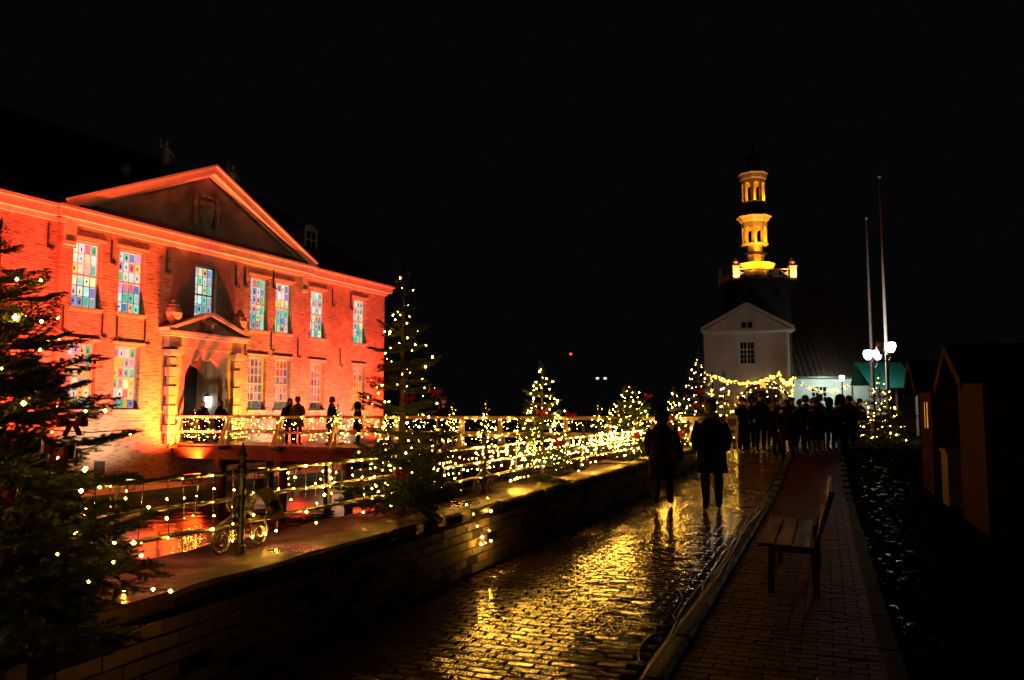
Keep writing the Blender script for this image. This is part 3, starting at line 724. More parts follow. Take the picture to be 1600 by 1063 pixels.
# ------------------------------------------------ portal
PCU, py0 = 1.22, RP - .28
po = MB()
def arch_panel(mb, uc, half, z0, ztop, r, zs, y0, y1, mi=0, n=14, mi2=None):
    mi2 = mi if mi2 is None else mi2
    for sg in (-1, 1):
        x0, x1 = sorted((uc + sg * r, uc + sg * half)); mb.bx(x0, x1, y0, y1, z0, zs, mi)
    pr = [(uc - r * math.cos(math.pi * i / n), zs + r * math.sin(math.pi * i / n)) for i in range(n + 1)]
    for (xa, za), (xb, zb) in zip(pr[:-1], pr[1:]):
        oa = uc - half if xa <= uc - r + 1e-6 else xa; ob = uc + half if xb >= uc + r - 1e-6 else xb
        mb.quad((xa, y0, za), (xb, y0, zb), (ob, y0, ztop), (oa, y0, ztop), mi)
        mb.quad((xa, y1, za), (xb, y1, zb), (ob, y1, ztop), (oa, y1, ztop), mi)
        mb.quad((xa, y0, za), (xa, y1, za), (xb, y1, zb), (xb, y0, zb), mi2)
    mb.bx(uc - half + .0, uc - r - .002, y0 + .001, y1 - .001, zs, ztop, mi) if half - r > .02 else None
    mb.bx(uc + r + .002, uc + half, y0 + .001, y1 - .001, zs, ztop, mi) if half - r > .02 else None
arch_panel(po, PCU, 1.42, .4, 4.02, 1.0, 2.75, py0 + .1, RP + .002, 0)
for sg in (-1, 1):                            # rusticated pilasters
    for k in range(9):
        z = .4 + k * .36; wd = .30 if k % 2 else .22
        po.box((PCU + sg * 1.66, py0 + .06, z + .17), (wd * 1.5, .24 if k % 2 else .16, .33), 0)
    po.box((PCU + sg * 1.66, py0 + .0, 3.83), (.6, .42, .16), 1); po.box((PCU + sg * 1.66, py0 + .03, 3.72), (.5, .34, .06), 1)
po.bx(PCU - 1.9, PCU + 1.9, py0 - .02, RP, 4.02, 4.42, 0)
po.bx(PCU - 2.05, PCU + 2.05, py0 - .22, RP, 4.42, 4.52, 1); po.bx(PCU - 2.12, PCU + 2.12, py0 - .3, RP, 4.52, 4.62, 1)
po.prism([(PCU - 1.95, 4.62), (PCU + 1.95, 4.62), (PCU, 5.32)], py0 + .05, RP, 0)
for sg in (-1, 1):
    po.beam((PCU + sg * 2.15, py0 + .05, 4.66), (PCU + sg * .0, py0 + .05, 5.42), .66, .13, 1)
po.bx(PCU - .14, PCU + .14, py0 - .0, py0 + .1, 3.6, 4.0, 1)
pob = po.build('portal', [M['castle_stone'], M['cornice']], CA)
cr = MB()
for k in range(14):
    cr.ball((R.uniform(-.42, .42), R.uniform(-.06, .04), R.uniform(-.22, .25)), R.uniform(.07, .15), n=6)
cr.ball((0, -.08, 0), .22)
cr.build('carved_crest', M['castle_stone'], pob, loc=(PCU, py0 + .02, 4.92))
for sg in (-1, 1):
    v = MB(); v.lathe([(.16, 0), (.2, .06), (.1, .12), (.12, .18), (.26, .36), (.31, .58), (.26, .76), (.17, .82), (.22, .87), (.1, .97), (.11, 1.03), (.02, 1.1)], 12)
    v.build('stone_urn', M['castle_stone'], CA, loc=(PCU + sg * 1.72, py0 - .02, 4.72))
hall = MB()                                   # entrance passage behind the arch
hall.quad((.25, RP + .01, .4), (.25, 1.0, .4), (.25, 1.0, 3.6), (.25, RP + .01, 3.6)); hall.quad((2.15, RP + .01, .4), (2.15, 1.0, .4), (2.15, 1.0, 3.6), (2.15, RP + .01, 3.6))
arch_panel(hall, 1.2, .98, .4, 3.9, .88, 2.6, .45, .6, 0)
hall.build('passage', M['plaster'], CA, fix=False)
hb = MB(); hb.bx(-.3, 2.7, 1.0, 4.5, .35, 4.0); 
hb.build('hall', M['dark_inside'], CA)
ld = MB(); ld.bx(-13.6, 14.4, -2.3, 0.2, -2.4, -1.0); ld.build('plinth', M['castle_stone'], CA)
vt = MB(); vt.bx(-3.42, -3.0, RP - .012, RP + .02, -.75, -.1); vt.build('vent', M['dark_inside'], CA)
# lantern inside the arch
lan = thing('wall_lantern', 'small white lit lantern on the right jamb of the castle portal', 'lantern', FF(2.0, -.28, 2.0), FROT)
g = MB(); g.lathe([(.03, -.22), (.07, -.18), (.085, .12), (.05, .2)], 8); g.build('lamp_glass', emit('portal_lantern_glass', (1, .93, .75), 9), lan)
g = MB(); g.lathe([(.12, .2), (.1, .24), (.02, .32)], 8); g.tube([(0, 0, .3), (.06, .1, .3), (.1, .12, .1)], .012, 5); g.build('bracket', M['iron'], lan)

# floodlights on the plinth ledge
RC, WC, AC = (1, .046, .011), (1, .62, .34), (1, .30, .015)
floods = [(-12.2, 'r'), (-10, 'w'), (-8.2, 'r'), (-6.5, 'r'), (-3.35, 'w'), (-.85, 'r'), (-.45, 'a'), (2.95, 'a'), (5.15, 'w'), (7.4, 'r'), (10.3, 'w'), (13.3, 'r')]
fb = MB(); fb.bx(-.16, .16, -.1, .1, .12, .34); fb.beam((-.18, 0, .2), (-.18, 0, 0), .03, .03); fb.beam((.18, 0, .2), (.18, 0, 0), .03, .03); fb.bx(-.2, .2, -.06, .06, 0, .02)
fbm = fb.mesh('housing', M['iron'])
lens_m = {k: MB() for k in 'rwa'}
for k, mb_ in lens_m.items():
    mb_.bx(-.13, .13, -.07, .07, .342, .35); lens_m[k] = mb_.mesh('lens', emit('flood_lens_' + {'r': 'red', 'w': 'warm', 'a': 'amber'}[k], {'r': RC, 'w': WC, 'a': AC}[k], 6))
WHERE = {-12.2: 'first from the left end', -10: 'second from the left end', -8.2: 'third from the left end', -6.5: 'fourth from the left end', -3.35: 'under the two left windows', -.85: 'left of the portal, outer one', -.45: 'left of the portal, inner one', 2.95: 'right of the portal', 5.15: 'between the paired right windows', 7.4: 'at the right edge of the middle bay', 10.3: 'between the two end windows', 13.3: 'by the right corner'}
for u, k in floods:
    t = thing('floodlight', '%s floodlight at the castle foot, %s' % ({'r': 'red', 'w': 'warm white', 'a': 'amber'}[k], WHERE[u]), 'floodlight', FF(u, 1.8, -1.0), FROT, 'floodlights along the castle foot')
    link('housing', fbm, t); link('lens', lens_m[k], t)
    off = 1.8
    p = FF(u, off, -.6); col = {'r': RC, 'w': WC, 'a': AC}[k]
    pw = {'r': RED_W, 'w': WARM_W, 'a': AMBER_W}[k]
    z_t = {'r': 6.2, 'w': 6.0, 'a': 3.0}[k]
    spotlamp('flood_beam', p, FF(u, .02 if k != 'a' else 0.1, z_t), pw, col, {'r': 112, 'w': 150, 'a': 80}[k], 1.0, .08)

# ================================================================== BRIDGE to the castle door
BR = thing('castle_bridge', 'timber footbridge with white handrails leading over the moat to the portal', 'bridge', P0, FROT)
LB = 20.2
U0, U1 = -.12, 2.62
d = MB(); d.bx(U0, U1, -LB, -.32, .28, .345)
nb = int((LB - .4) / .3)
for i in range(nb):
    y = -.34 - (i + .5) * .3; d.box(((U0 + U1) / 2, y, .372), (U1 - U0 + .1, .285, .05))
d.build('deck', M['deck_wood'], BR)
b = MB()
for u in (U0 + .02, U1 - .02): b.bx(u - .1, u + .1, -LB, -.32, -.12, .28)
b.build('beam', M['bridge_timber'], BR)
yposts = [-.45 - 2.42 * i for i in range(9)]
pst = MB(); pst.bx(-.06, .06, -.06, .06, .4, 1.36)
pst = pst.mesh('post', M['white_wood'])
brm = MB(); brm.beam((0, 0, .02), (0, 0, .72), .1, .1)
for u, sg in ((U0, -1), (U1, 1)):
    for y in yposts:
        link('post', pst, BR, (u, y, 0))
        q = MB(); q.beam((u + sg * .38, y, .36), (u + sg * .05, y, 1.15), .1, .09); q.build('brace', M['white_wood'], BR)
        q = MB(); q.bx(u + sg * .02, u + sg * .46, y - .06, y + .06, .24, .37); q.build('outrigger', M['bridge_timber'], BR)
    for z, h in ((1.4, .09), (.86, .08)):
        q = MB(); q.bx(u - .05, u + .05, -LB + .2, -.34, z - h / 2, z + h / 2); q.build('handrail', M['white_wood'], BR)
for y in [-2.6, -5.4, -8.2, -11.0, -13.8, -16.6]:
    for u in (U0 + .1, U1 - .1):
        q = MB(); q.tube([(u, y, -3.0), (u, y, -.12)], .15, 8); q.build('pile', M['bridge_timber'], BR)
    q = MB(); q.bx(U0 - .2, U1 + .2, y - .12, y + .12, -.34, -.12); q.build('cross_beam', M['bridge_timber'], BR)
q = MB(); q.add([(U0, -LB, .35), (U1, -LB, .35), (U1, -LB - 1.6, .0), (U0, -LB - 1.6, .0), (U0, -LB, -.1), (U1, -LB, -.1), (U1, -LB - 1.6, -.1), (U0, -LB - 1.6, -.1)],
      [(0, 1, 2, 3), (4, 7, 6, 5), (0, 4, 5, 1), (1, 5, 6, 2), (2, 6, 7, 3), (3, 7, 4, 0)]); q.build('ramp', M['deck_wood'], BR)

# ================================================================== FAIRY LIGHTS
def light_string(label, group, wires, bulbs, r, m, wire_r=.005):
    base = Vector(bulbs[0]) if bulbs else Vector(wires[0][0])
    t = thing('string_lights', label, 'fairy lights', base, 0, group)
    if wires:
        w = MB()
        for p in wires: w.tube([Vector(q) - base for q in p], wire_r, 4, cap=False)
        w.build('cable', M['wire'], t, fix=False)
    mb = MB()
    for p in bulbs:
        mb.octa(Vector(p) - base, r * R.choice((.5, .65, .8, .9, 1, 1, 1.15, 1.45)))
    o = mb.build('light_bulb', m, t, fix=False); o['kind'] = 'stuff'
    return t

# curtain of lights over both handrails of the bridge
for u, nm, dens in ((U0, 'near', 1.0), (U1, 'far', .45)):
    for k in range(8):
        y0, y1 = yposts[k], yposts[k + 1]
        bl, ws = [], []
        n = int(R.uniform(46, 68) * dens) if k else int(62 * dens)
        off = -.085 if u == U0 else .085
        for i in range(n):
            y = R.uniform(y1, y0)
            bl.append(FF(u + off + R.uniform(-.03, .03), -y, 1.42 - abs(R.gauss(0, .3)) if R.random() < .75 else R.uniform(.62, .92)))
        for q in range(16):
            y = y0 + (y1 - y0) * (q + .5) / 16; ws.append([FF(u + off, -y, 1.45), FF(u + off + .02, -y - R.uniform(-.06, .06), R.uniform(.72, 1.0))])
        ws.append([FF(u + off, -(y0 + (y1 - y0) * q / 6), 1.45 + .01 * (q % 2)) for q in range(7)])
        ordn = ('first', 'second', 'third', 'fourth', 'fifth', 'sixth', 'seventh', 'eighth')[k]
        light_string('dense curtain of warm lights on the %s bridge handrail, %s bay from the portal' % (nm, ordn), 'light curtains on the bridge handrails', ws, bl, .0092 if u == U0 else .0095, M['bulb'], .004)

# loose strings hanging along the iron railing: droppers from the top rail
for k, (a, b_) in enumerate(zip(posts[:-1], posts[1:])):
    bl, ws = [], []
    top = [PF(a + (b_ - a) * i / 40, 3.665, .66 + .555 + .012 * math.sin(i * 1.3)) for i in range(41)]
    ws.append(top)
    step = (.15, .12, .075, .08, .09)[k]
    x = a + .1
    while x < b_ - .05:
        n = R.choice((2, 3, 3, 4)); L = R.choice((.12, .24, .34, .44)); sw = R.uniform(-.05, .05); of = R.uniform(-.02, .02)
        pts = [PF(x + sw * j / n, 3.655 + of * j / n, 1.21 - L * j / n) for j in range(n + 1)]
        ws.append(pts); 
        for j in range(1, n + 1): bl.append(pts[j] + Vector((R.gauss(0, .008), 0, -.012)))
        if R.random() < .5: bl.append(pts[0] + Vector((0, 0, -.015)))
        x += step * R.uniform(.7, 1.35)
    where = ('beside the nearest fir', 'from the scroll post to the second fir', 'behind the tall fir', 'beside the middle small fir', 'next to the bridge entrance')[k]
    light_string('warm dropper lights dangling from the iron railing %s' % where, 'lights along the iron railing', ws, bl, (.0070, .0078, .0095, .0115, .013)[k], M['bulb'], .0035)

# ================================================================== FIR TREES
def branch_mesh(L, ntw, nl, nw, dens, m, seed, sub=False):
    r = random.Random(seed); mb = MB()
    def stem(t): return Vector((L * t, 0, -.10 * L * t + .20 * L * t * t))
    mb.tube([stem(i / 6) for i in range(7)], [.012 * (1 - i / 7.5) + .0015 for i in range(7)], 4, 1, cap=False)
    V, Fc = [], []
    def needles(p, q, n):
        t = (q - p); ln = t.length
        if ln < 1e-5: return
        t.normalize(); a = t.orthogonal().normalized(); c = t.cross(a)
        for _ in range(n):
            o = p.lerp(q, r.random()); g = r.uniform(0, 2 * math.pi)
            rd = a * math.cos(g) + c * math.sin(g); rd.z = rd.z * .75 + .12
            dr = (rd + t * r.uniform(.35, .95)).normalized(); sd = dr.cross(t).normalized() * nw * .5
            l_ = nl * r.uniform(.75, 1.15); b = len(V)
            V.extend([o - sd, o + sd, o + dr * l_]); Fc.append((b, b + 1, b + 2))
    for i in range(6): needles(stem(i / 6 * .85 + .12), stem((i + 1) / 6 * .85 + .13), int(dens * L / 6))
    for k in range(ntw):
        t = .14 + .84 * (k / ntw); sg = 1 if k % 2 else -1
        ln = L * (.50 * (1 - t) + .13) * r.uniform(.8, 1.15); an = rad(r.uniform(42, 62)) * sg
        p = stem(t); dr = Vector((math.cos(an), math.sin(an), r.uniform(-.12, .16)))
        q = p + dr * ln
        mb.tube([p, p.lerp(q, .5) + Vector((0, 0, -.01)), q], [.004, .003, .0015], 3, 1, cap=False)
        needles(p, q, int(dens * ln))
        if sub and ln > .1:
            for s2 in (-1, 1):
                for f in (.4, .68):
                    p2 = p.lerp(q, f); a2 = an + s2 * rad(46); q2 = p2 + Vector((math.cos(a2), math.sin(a2), r.uniform(-.1, .1))) * ln * .42
                    mb.tube([p2, q2], [.0025, .0012], 3, 1, cap=False); needles(p2, q2, int(dens * ln * .42))
    mb.add(V, Fc, 0)
    return mb.mesh('branch', [m, M['bark']], fix=False)
BN = [branch_mesh(1.0, 15, .034, .0050, 620, M['needle'], 50 + i, True) for i in range(4)]
BM_ = [branch_mesh(1.0, 12, .056, .0090, 230, M['needle'], 70 + i, True) for i in range(3)]
BF = [branch_mesh(1.0, 10, .10, .018, 90, M['needle_far'], 90 + i) for i in range(3)]
def fir(name_label, base, h, rad_, whorls, per, kind, seed, z_low=.08, power=.85, group=None, lean=(0, 0), droop=.0, fill=0):
    r = random.Random(seed); ms = {'n': BN, 'm': BM_, 'f': BF}[kind]
    t = thing('fir_tree', name_label, 'fir tree', base, r.uniform(0, 6.28), group)
    tk = MB(); tk.tube([(lean[0] * i / 6, lean[1] * i / 6, h * i / 6 * .98) for i in range(7)], [.035 * (h / 2) * (1 - i / 6.6) + .004 for i in range(7)], 7)
    tk.build('trunk', M['bark'], t)
    tips = []
    for i in range(whorls):
        f = (i + r.uniform(-.18, .18)) / (whorls - .4); f = min(max(f, 0), 1); z = z_low * h + (h * .97 - z_low * h) * f
        R_ = rad_ * (1 - f) ** power + .05 * rad_
        n = max(3, int(per * (1 - .45 * f)))
        a0 = r.uniform(0, 6.28)
        for k in range(n):
            a = a0 + 2 * math.pi * k / n + r.gauss(0, .2); L = R_ * r.uniform(.6, 1.25)
            pit = -rad(-6 + 34 * f + r.gauss(0, 7)) + droop
            sc = L * (1 + .12 * f)
            link('branch', r.choice(ms), t, (lean[0] * z / h, lean[1] * z / h, z), (r.gauss(0, .15), pit, a), (sc, sc, sc * r.uniform(.85, 1.1)))
            tips.append((z, a, L, pit))
    for i in range(fill):                     # short inner and drooping side sprays that close the gaps
        f = r.random() ** 2.4; z = z_low * h + (h * .95 - z_low * h) * f; a = r.uniform(0, 6.28)
        L = (rad_ * (1 - f) ** power + .05 * rad_) * r.uniform(.55, .95)
        link('branch', r.choice(ms), t, (0, 0, z), (r.gauss(0, .5), -rad(r.uniform(-22, 38)), a), (L, L * 1.1, L))
    # leading shoot
    for k in range(2):
        link('branch', ms[k % len(ms)], t, (lean[0], lean[1], h * .9), (k * 1.5, -math.pi / 2 + .05, 0), (h * .13, h * .1, h * .1))
    return t
def cone_pts(base, h, rad_, n, turns, seed, z0=.1, z1=.98, power=.85, rr=.9, jit=.22):
    r = random.Random(seed); b = Vector(base); out = []
    for i in range(n):
        f = (i + .5) / n; f = 1 - (1 - f) ** .62        # denser low down, where the cone is wider
        a = turns * 2 * math.pi * f + r.gauss(0, .12)
        z = (z0 + (z1 - z0) * f) * h
        q = rad_ * ((1 - (f)) ** power) * rr * r.uniform(1 - jit * 2.2, 1 + jit * .6) + .03 * rad_
        out.append(b + Vector((q * math.cos(a), q * math.sin(a), z + r.gauss(0, .022 * h))))
    return out
def tree_lights(label, base, h, rad_, n, turns, seed, r, m, **kw):
    pts = cone_pts(base, h, rad_, n, turns, seed, **kw)
    w = []
    for a, b in zip(pts[:-1], pts[1:]): w += [a, a.lerp(b, .5) + Vector((0, 0, -.03 * min(1, (b - a).length)))]
    w.append(pts[-1])
    light_string(label, 'light strings wound round the fir trees', [w], [p + Vector((0, 0, -.008)) for p in pts], r, m, .0028)
bow_me = None
def bow(label, p, size, rz, group):
    global bow_me
    if bow_me is None:
        mb = MB()
        for sg in (-1, 1):
            rg = []
            for i in range(11):
                a = math.pi * 2 * i / 10; x = sg * (.5 - .5 * math.cos(a)) * .5; y_ = .2 * math.sin(a) * (.35 + .65 * abs(x) / .5); w_ = .06 + .13 * abs(x) / .5; d_ = .08 * abs(x) / .5
                rg.append([(x, y_, -w_ + d_), (x, y_ + .02, -w_ + d_), (x, y_ + .02, w_ + d_), (x, y_, w_ + d_)])
            mb.loft(rg)
            tl = []
            for i in range(6):
                t = i / 5; x = sg * (.05 + .20 * t); z = -.42 * t; y = -.03 + .04 * math.sin(t * 4)
                tl.append([(x - .09, y, z), (x + .09, y + .03, z), (x + .09, y + .045, z), (x - .09, y + .015, z)])
            mb.loft(tl)
        mb.ball((0, 0, .01), .09, n=8)
        bow_me = mb.mesh('ribbon_bow', M['bow'], smooth=False)
    o = link('ribbon_bow', bow_me, None, p, (R.gauss(0, .2), R.gauss(0, .2), rz), (size, size, size)); tag(o, label, 'bow', group)
def sbase(px, l, z):                          # where a bearing meets the line l left of the path axis
    k = (px - 800) / 1290; Y = l / (-.935 * k + .354); return Vector((k * Y, Y, z))

# nearest fir, at the left edge
T1 = sbase(-12, 3.66, .66); T1h, T1r = 1.80, .66
fir('large near fir tree on the coping at the left edge, with red ribbon bows', T1, T1h, T1r, 15, 13, 'n', 5, power=.7, z_low=.05, droop=.1, fill=110)
tree_lights('sparse warm lights wound round the large near fir at the left edge', T1, T1h, T1r, 105, 9, 21, .0095, M['bulb_amber'], power=.7, rr=1.2, z0=.02)
# tall fir in the middle of the parapet
T2 = sbase(629, 3.66, .66); T2h, T2r = 2.22, .64
fir('tall thin topped fir tree standing on the coping before the castle corner', T2, T2h, T2r, 11, 7, 'n', 9, power=.9, fill=26)
tree_lights('warm lights wound up the tall thin topped fir before the castle corner', T2, T2h, T2r * .82, 96, 9, 22, .0075, M['bulb'], z1=1.0)
T3 = sbase(847, 3.66, .66); T3h, T3r = 1.58, .52
fir('bushy small fir tree on the coping with trailing lights and a red bow', T3, T3h, T3r, 10, 8, 'm', 13)
tree_lights('warm lights winding round the bushy small fir on the coping', T3, T3h, T3r * 1.1, 150, 11, 23, .0098, M['bulb'])
T4 = sbase(984, 3.66, .66); T4h, T4r = 1.5, .62
fir('round topped fir on the coping just before the bridge entrance', T4, T4h, T4r, 9, 8, 'm', 17, power=.6)
tree_lights('bright warm lights on the round topped fir before the bridge entrance', T4, T4h, T4r * 1.05, 110, 9, 24, .0125, M['bulb'], power=.6)
T5 = XY(1052, 22.4); T5h, T5r = 1.95, .75
fir('fir tree with a red bow at the near corner of the bridge entrance', T5, T5h, T5r, 9, 8, 'f', 19)
tree_lights('warm lights on the fir at the near corner of the bridge entrance', T5, T5h, T5r, 70, 8, 25, .0155, M['bulb'])
T6 = XY(1091, 27.0); T6h, T6r = 3.2, 1.0
fir('tallest far fir tree with a vertical chain of lights beside the gatehouse', T6, T6h, T6r, 11, 8, 'f', 23)
tree_lights('pale lights on the tallest far fir beside the gatehouse', T6, T6h, T6r, 90, 9, 26, .017, M['bulb_white'])
T7 = XY(1131, 29.5); T7h, T7r = 2.65, .7
fir('slender fir tree under the left end of the golden garland', T7, T7h, T7r, 9, 7, 'f', 29)
tree_lights('warm lights on the slender fir under the left end of the garland', T7, T7h, T7r, 50, 7, 27, .018, M['bulb'])
T8 = XY(1153, 31.0); T8h, T8r = 1.9, .75
fir('small far fir to the left of the lit gateway arch', T8, T8h, T8r, 8, 7, 'f', 31)
tree_lights('golden lights on the small far fir left of the gateway arch', T8, T8h, T8r, 56, 7, 28, .018, M['bulb_gold'])
T9 = XY(1374, 29.0); T9h, T9r = 2.55, .95
fir('fir tree with white gold lights in front of the flagpoles', T9, T9h, T9r, 11, 8, 'f', 37)
tree_lights('white gold lights on the fir in front of the flagpoles', T9, T9h, T9r, 66, 8, 29, .013, M['bulb'])
# little firs tied to the bridge posts
BT = [(U0 + .28, 1.0, 'beside the portal on the near side'), (U1 - .2, 1.0, 'right of the portal at the far side'), (U0 + .22, 7.6, 'where people stand on the bridge'), (U0 + .22, 9.6, 'behind the tall fir'), (U0 + .2, 12.1, 'at mid bridge'), (U0 + .2, 13.3, 'just past mid bridge'), (U1 - .2, 16.6, 'on the far side near the road'), (U0 + .2, 17.0, 'on the near side near the road')]
for i, (u, off, wh) in enumerate(BT):
    p = FF(u, off, .4); hh = (1.35, 1.3, 1.45, 1.2, 1.5, 1.55, 1.4, 1.5)[i]
    fir('little lit fir tree on the bridge %s' % wh, p, hh, .42, 7, 6, 'f', 100 + i, group='little fir trees along the bridge')
    tree_lights('warm lights on the little bridge fir %s' % wh, p, hh, .4, 34, 5, 130 + i, .0135, M['bulb'])
# red ribbon bows
toc = lambda p, k: p + (Vector((0, 0, p.z)) - p).normalized() * k
for k, (px, py, Y, sz) in enumerate(((116, 662, 3.4, .12), (96, 705, 3.25, .15), (12, 770, 3.15, .11))):
    bow('dark red ribbon bow on the large near fir, %s' % ('upper one against the window', 'big one against the lit wall', 'low one at the left edge')[k], Vector(((px - 800) / 1290 * Y, Y, ZA(py, Y))), sz, R.uniform(-.4, .4), 'red ribbon bows on the firs')
for k, (px, py, Y, sz, lb) in enumerate(((681, 612, 6.9, .12, 'high on the right of the tall fir'), (640, 622, 6.8, .11, 'on the trunk of the tall fir'), (628, 741, 6.75, .12, 'low on the tall fir near the coping'), (848, 643, 10.4, .17, 'upper one on the bushy small fir'), (892, 648, 10.9, .14, 'at the right edge of the bushy small fir'), (872, 690, 10.4, .17, 'lower one on the bushy small fir'),
     (1013, 619, 16.2, .18, 'at the right edge of the round topped fir'), (992, 681, 16.0, .2, 'low on the round topped fir'), (1047, 655, 21.7, .24, 'on the fir at the bridge corner'), (1093, 612, 26.1, .3, 'upper one on the tallest far fir'), (1090, 632, 26.0, .3, 'lower one on the tallest far fir'), (1062, 676, 21.7, .22, 'low on the fir at the bridge corner'))):
    bow('red ribbon bow %s' % lb, Vector(((px - 800) / 1290 * Y, Y, ZA(py, Y))), sz, R.uniform(-.5, .5), 'red ribbon bows on the firs')
# loop of lights trailing down over the coping by the tall fir
tr = [PF(7.35, 3.25, .72), PF(7.45, 3.22, .62), PF(7.5, 3.2, .5), PF(7.62, 3.2, .38), PF(7.8, 3.2, .42), PF(7.9, 3.22, .6), PF(8.0, 3.3, .72)]
light_string('end of a light string trailing over the coping edge below the tall fir', None, [tr], [p + Vector((0, 0, -.01)) for p in tr] + [PF(7.7, 3.2, .3), PF(7.85, 3.2, .3), PF(7.6, 3.2, .3)], .011, M['bulb'], .003)
# poster in a clear sleeve tied to the railing
ps = MB(); n = 8; rg = []
for i in range(n + 1):
    t = i / n; x = .03 + .12 * t; z = 1.06 - .22 * t; y = -.02 - .06 * math.sin(t * 2.4)
    rg.append([(x - .05, y, z), (x + .08, y - .015, z + .025), (x + .08, y - .012, z + .028), (x - .05, y + .003, z + .003)])
ps.loft(rg)
po_ = thing('notice_sheet', 'curling notice in a clear sleeve tied to the railing beside the scroll post', 'notice', PF(4.66, 3.62, 0), PROT)
ps.build('sheet', M['sleeve'], po_)
q = MB(); q.add([(.055, -.068, .985), (.125, -.078, 1.0), (.165, -.089, .925), (.095, -.079, .91)], [(0, 1, 2, 3)]); q.build('print', M['print_dark'], po_)

# ================================================================== GATEHOUSE with its tower
GY = 60.0
gx0, gx1 = XY(1099, GY).x, XY(1238, GY).x; gc = (gx0 + gx1) / 2 + .02; gw = (gx1 - gx0) / 2 * .955
GROT = rad(-12.5)
GH = thing('gatehouse', 'white plastered gatehouse with small gable and an arched gateway', 'gatehouse', (gc, GY, 0), GROT)
def GP(x, y, z): return Vector((gc + x * math.cos(GROT) - y * math.sin(GROT), GY + x * math.sin(GROT) + y * math.cos(GROT), z))
ez, az = ZA(516, GY), ZA(478, GY)
ax, ar, azs = XY(1193, GY).x - gc, 1.30, 2.35
g = MB()
for a, b in ((-gw, ax - ar), (ax + ar, gw)):
    wx = XY(1168.5, GY).x - gc
    if a < wx < b or True:
        pass
# front wall as strips round gateway and window
wx = XY(1168.5, GY).x - gc; wz0, wz1 = ZA(568, GY), ZA(535, GY); wh = .56
twz0, twz1 = ZA(512, GY), ZA(506, GY)
wall_open(g, -gw, gw, 4.2, ez, 0, [(wx - wh, wx + wh, wz0, wz1)], .22)
g.quad((-gw, 0, -.2), (ax - ar, 0, -.2), (ax - ar, 0, 4.2), (-gw, 0, 4.2)); g.quad((ax + ar, 0, -.2), (gw, 0, -.2), (gw, 0, 4.2), (ax + ar, 0, 4.2))
arch_panel(g, ax, ar, -.2, 4.2, ar - .001, azs, 0, 1.2)
for x in (-gw, gw): g.quad((x, 0, -.2), (x, 9, -.2), (x, 9, ez), (x, 0, ez))
g.add([(-gw, 0, ez), (gw, 0, ez), (0, 0, az)], [(0, 1, 2)])
g.build('wall', M['gate_plaster'], GH, fix=False)
k = MB()
for z0, z1, p in ((ez - .22, ez - .1, .12), (ez - .1, ez + .04, .25)): k.bx(-gw - p, gw + p, -p, 0.0, z0, z1)
for sg in (-1, 1):
    k.beam((sg * (gw + .2), -.12, ez + .1), (0, -.12, az + .14), .3, .22)
    k.beam((sg * 1.05, -.06, az - 1.0), (0, -.06, az - .28), .12, .14)
k.bx(-1.1, 1.1, -.1, 0, az - 1.08, az - .96)
k.build('cornice', M['gate_plaster'], GH)
t = MB()
for sg in (-1, 1): t.bx(sg * .22 - .16, sg * .22 + .16, -.012, .02, twz0 - .02, twz1 + .12)
t.build('attic_window', M['glass'], GH)
r = MB()
r.quad((-gw - .3, -.3, ez), (0, -.3, az + .12), (0, 9, az + .12), (-gw - .3, 9, ez)); r.quad((gw + .3, -.3, ez), (gw + .3, 9, ez), (0, 9, az + .12), (0, -.3, az + .12))
r.build('roof', M['roof_tile'], GH, fix=False)
def casement(parent, x, y, z0, z1, hw, cols, rows, name='window', lit=None):
    f = MB(); 
    for a, b, c, d_ in ((-hw - .1, -hw, z0 - .1, z1 + .1), (hw, hw + .1, z0 - .1, z1 + .1), (-hw, hw, z1, z1 + .1), (-hw, hw, z0 - .1, z0)): f.bx(x + a, x + b, y - .04, y + .06, c, d_)
    f.bx(x - .05, x + .05, y - .05, y + .05, z0, z1); zt = z0 + (z1 - z0) * .66; f.bx(x - hw, x + hw, y - .05, y + .05, zt - .045, zt + .045)
    for i in range(1, cols * 2):
        if i == cols: continue
        xx = x - hw + 2 * hw * i / (cols * 2); f.bx(xx - .02, xx + .02, y - .03, y + .03, z0, z1)
    for i in range(1, rows): 
        zz = z0 + (zt - z0) * i / rows; f.bx(x - hw, x + hw, y - .029, y + .029, zz - .02, zz + .02)
    fr = f.build(name, M['plaster'], parent)
    q = MB(); q.bx(x - hw, x + hw, y + .061, y + .08, z0, z1); q.build('pane', lit or M['glass'], fr)
    return fr
casement(GH, wx, .1, wz0, wz1, wh - .08, 2, 3)
# passage: deep vault and the far arch, with warm light inside from the stalls beyond
v = MB(); arch_panel(v, ax, 1.29, -.2, 3.9, 1.0, 2.2, 5.0, 5.3); v.quad((ax - 1.29, 1.2, -.2), (ax - 1.29, 5, -.2), (ax - 1.29, 5, 3.9), (ax - 1.29, 1.2, 3.9)); v.quad((ax + 1.29, 1.2, -.2), (ax + 1.29, 5, -.2), (ax + 1.29, 5, 3.9), (ax + 1.29, 1.2, 3.9)); v.quad((ax - 1.29, 1.2, 3.9), (ax + 1.29, 1.2, 3.9), (ax + 1.29, 5, 3.9), (ax - 1.29, 5, 3.9))
v.build('passage', M['plaster'], GH, fix=False)
dp = MB(); dp.tube([(gw - .08, -.1, .1), (gw - .08, -.1, ez - .3)], .07, 8); dp.build('downpipe', M['iron'], GH)

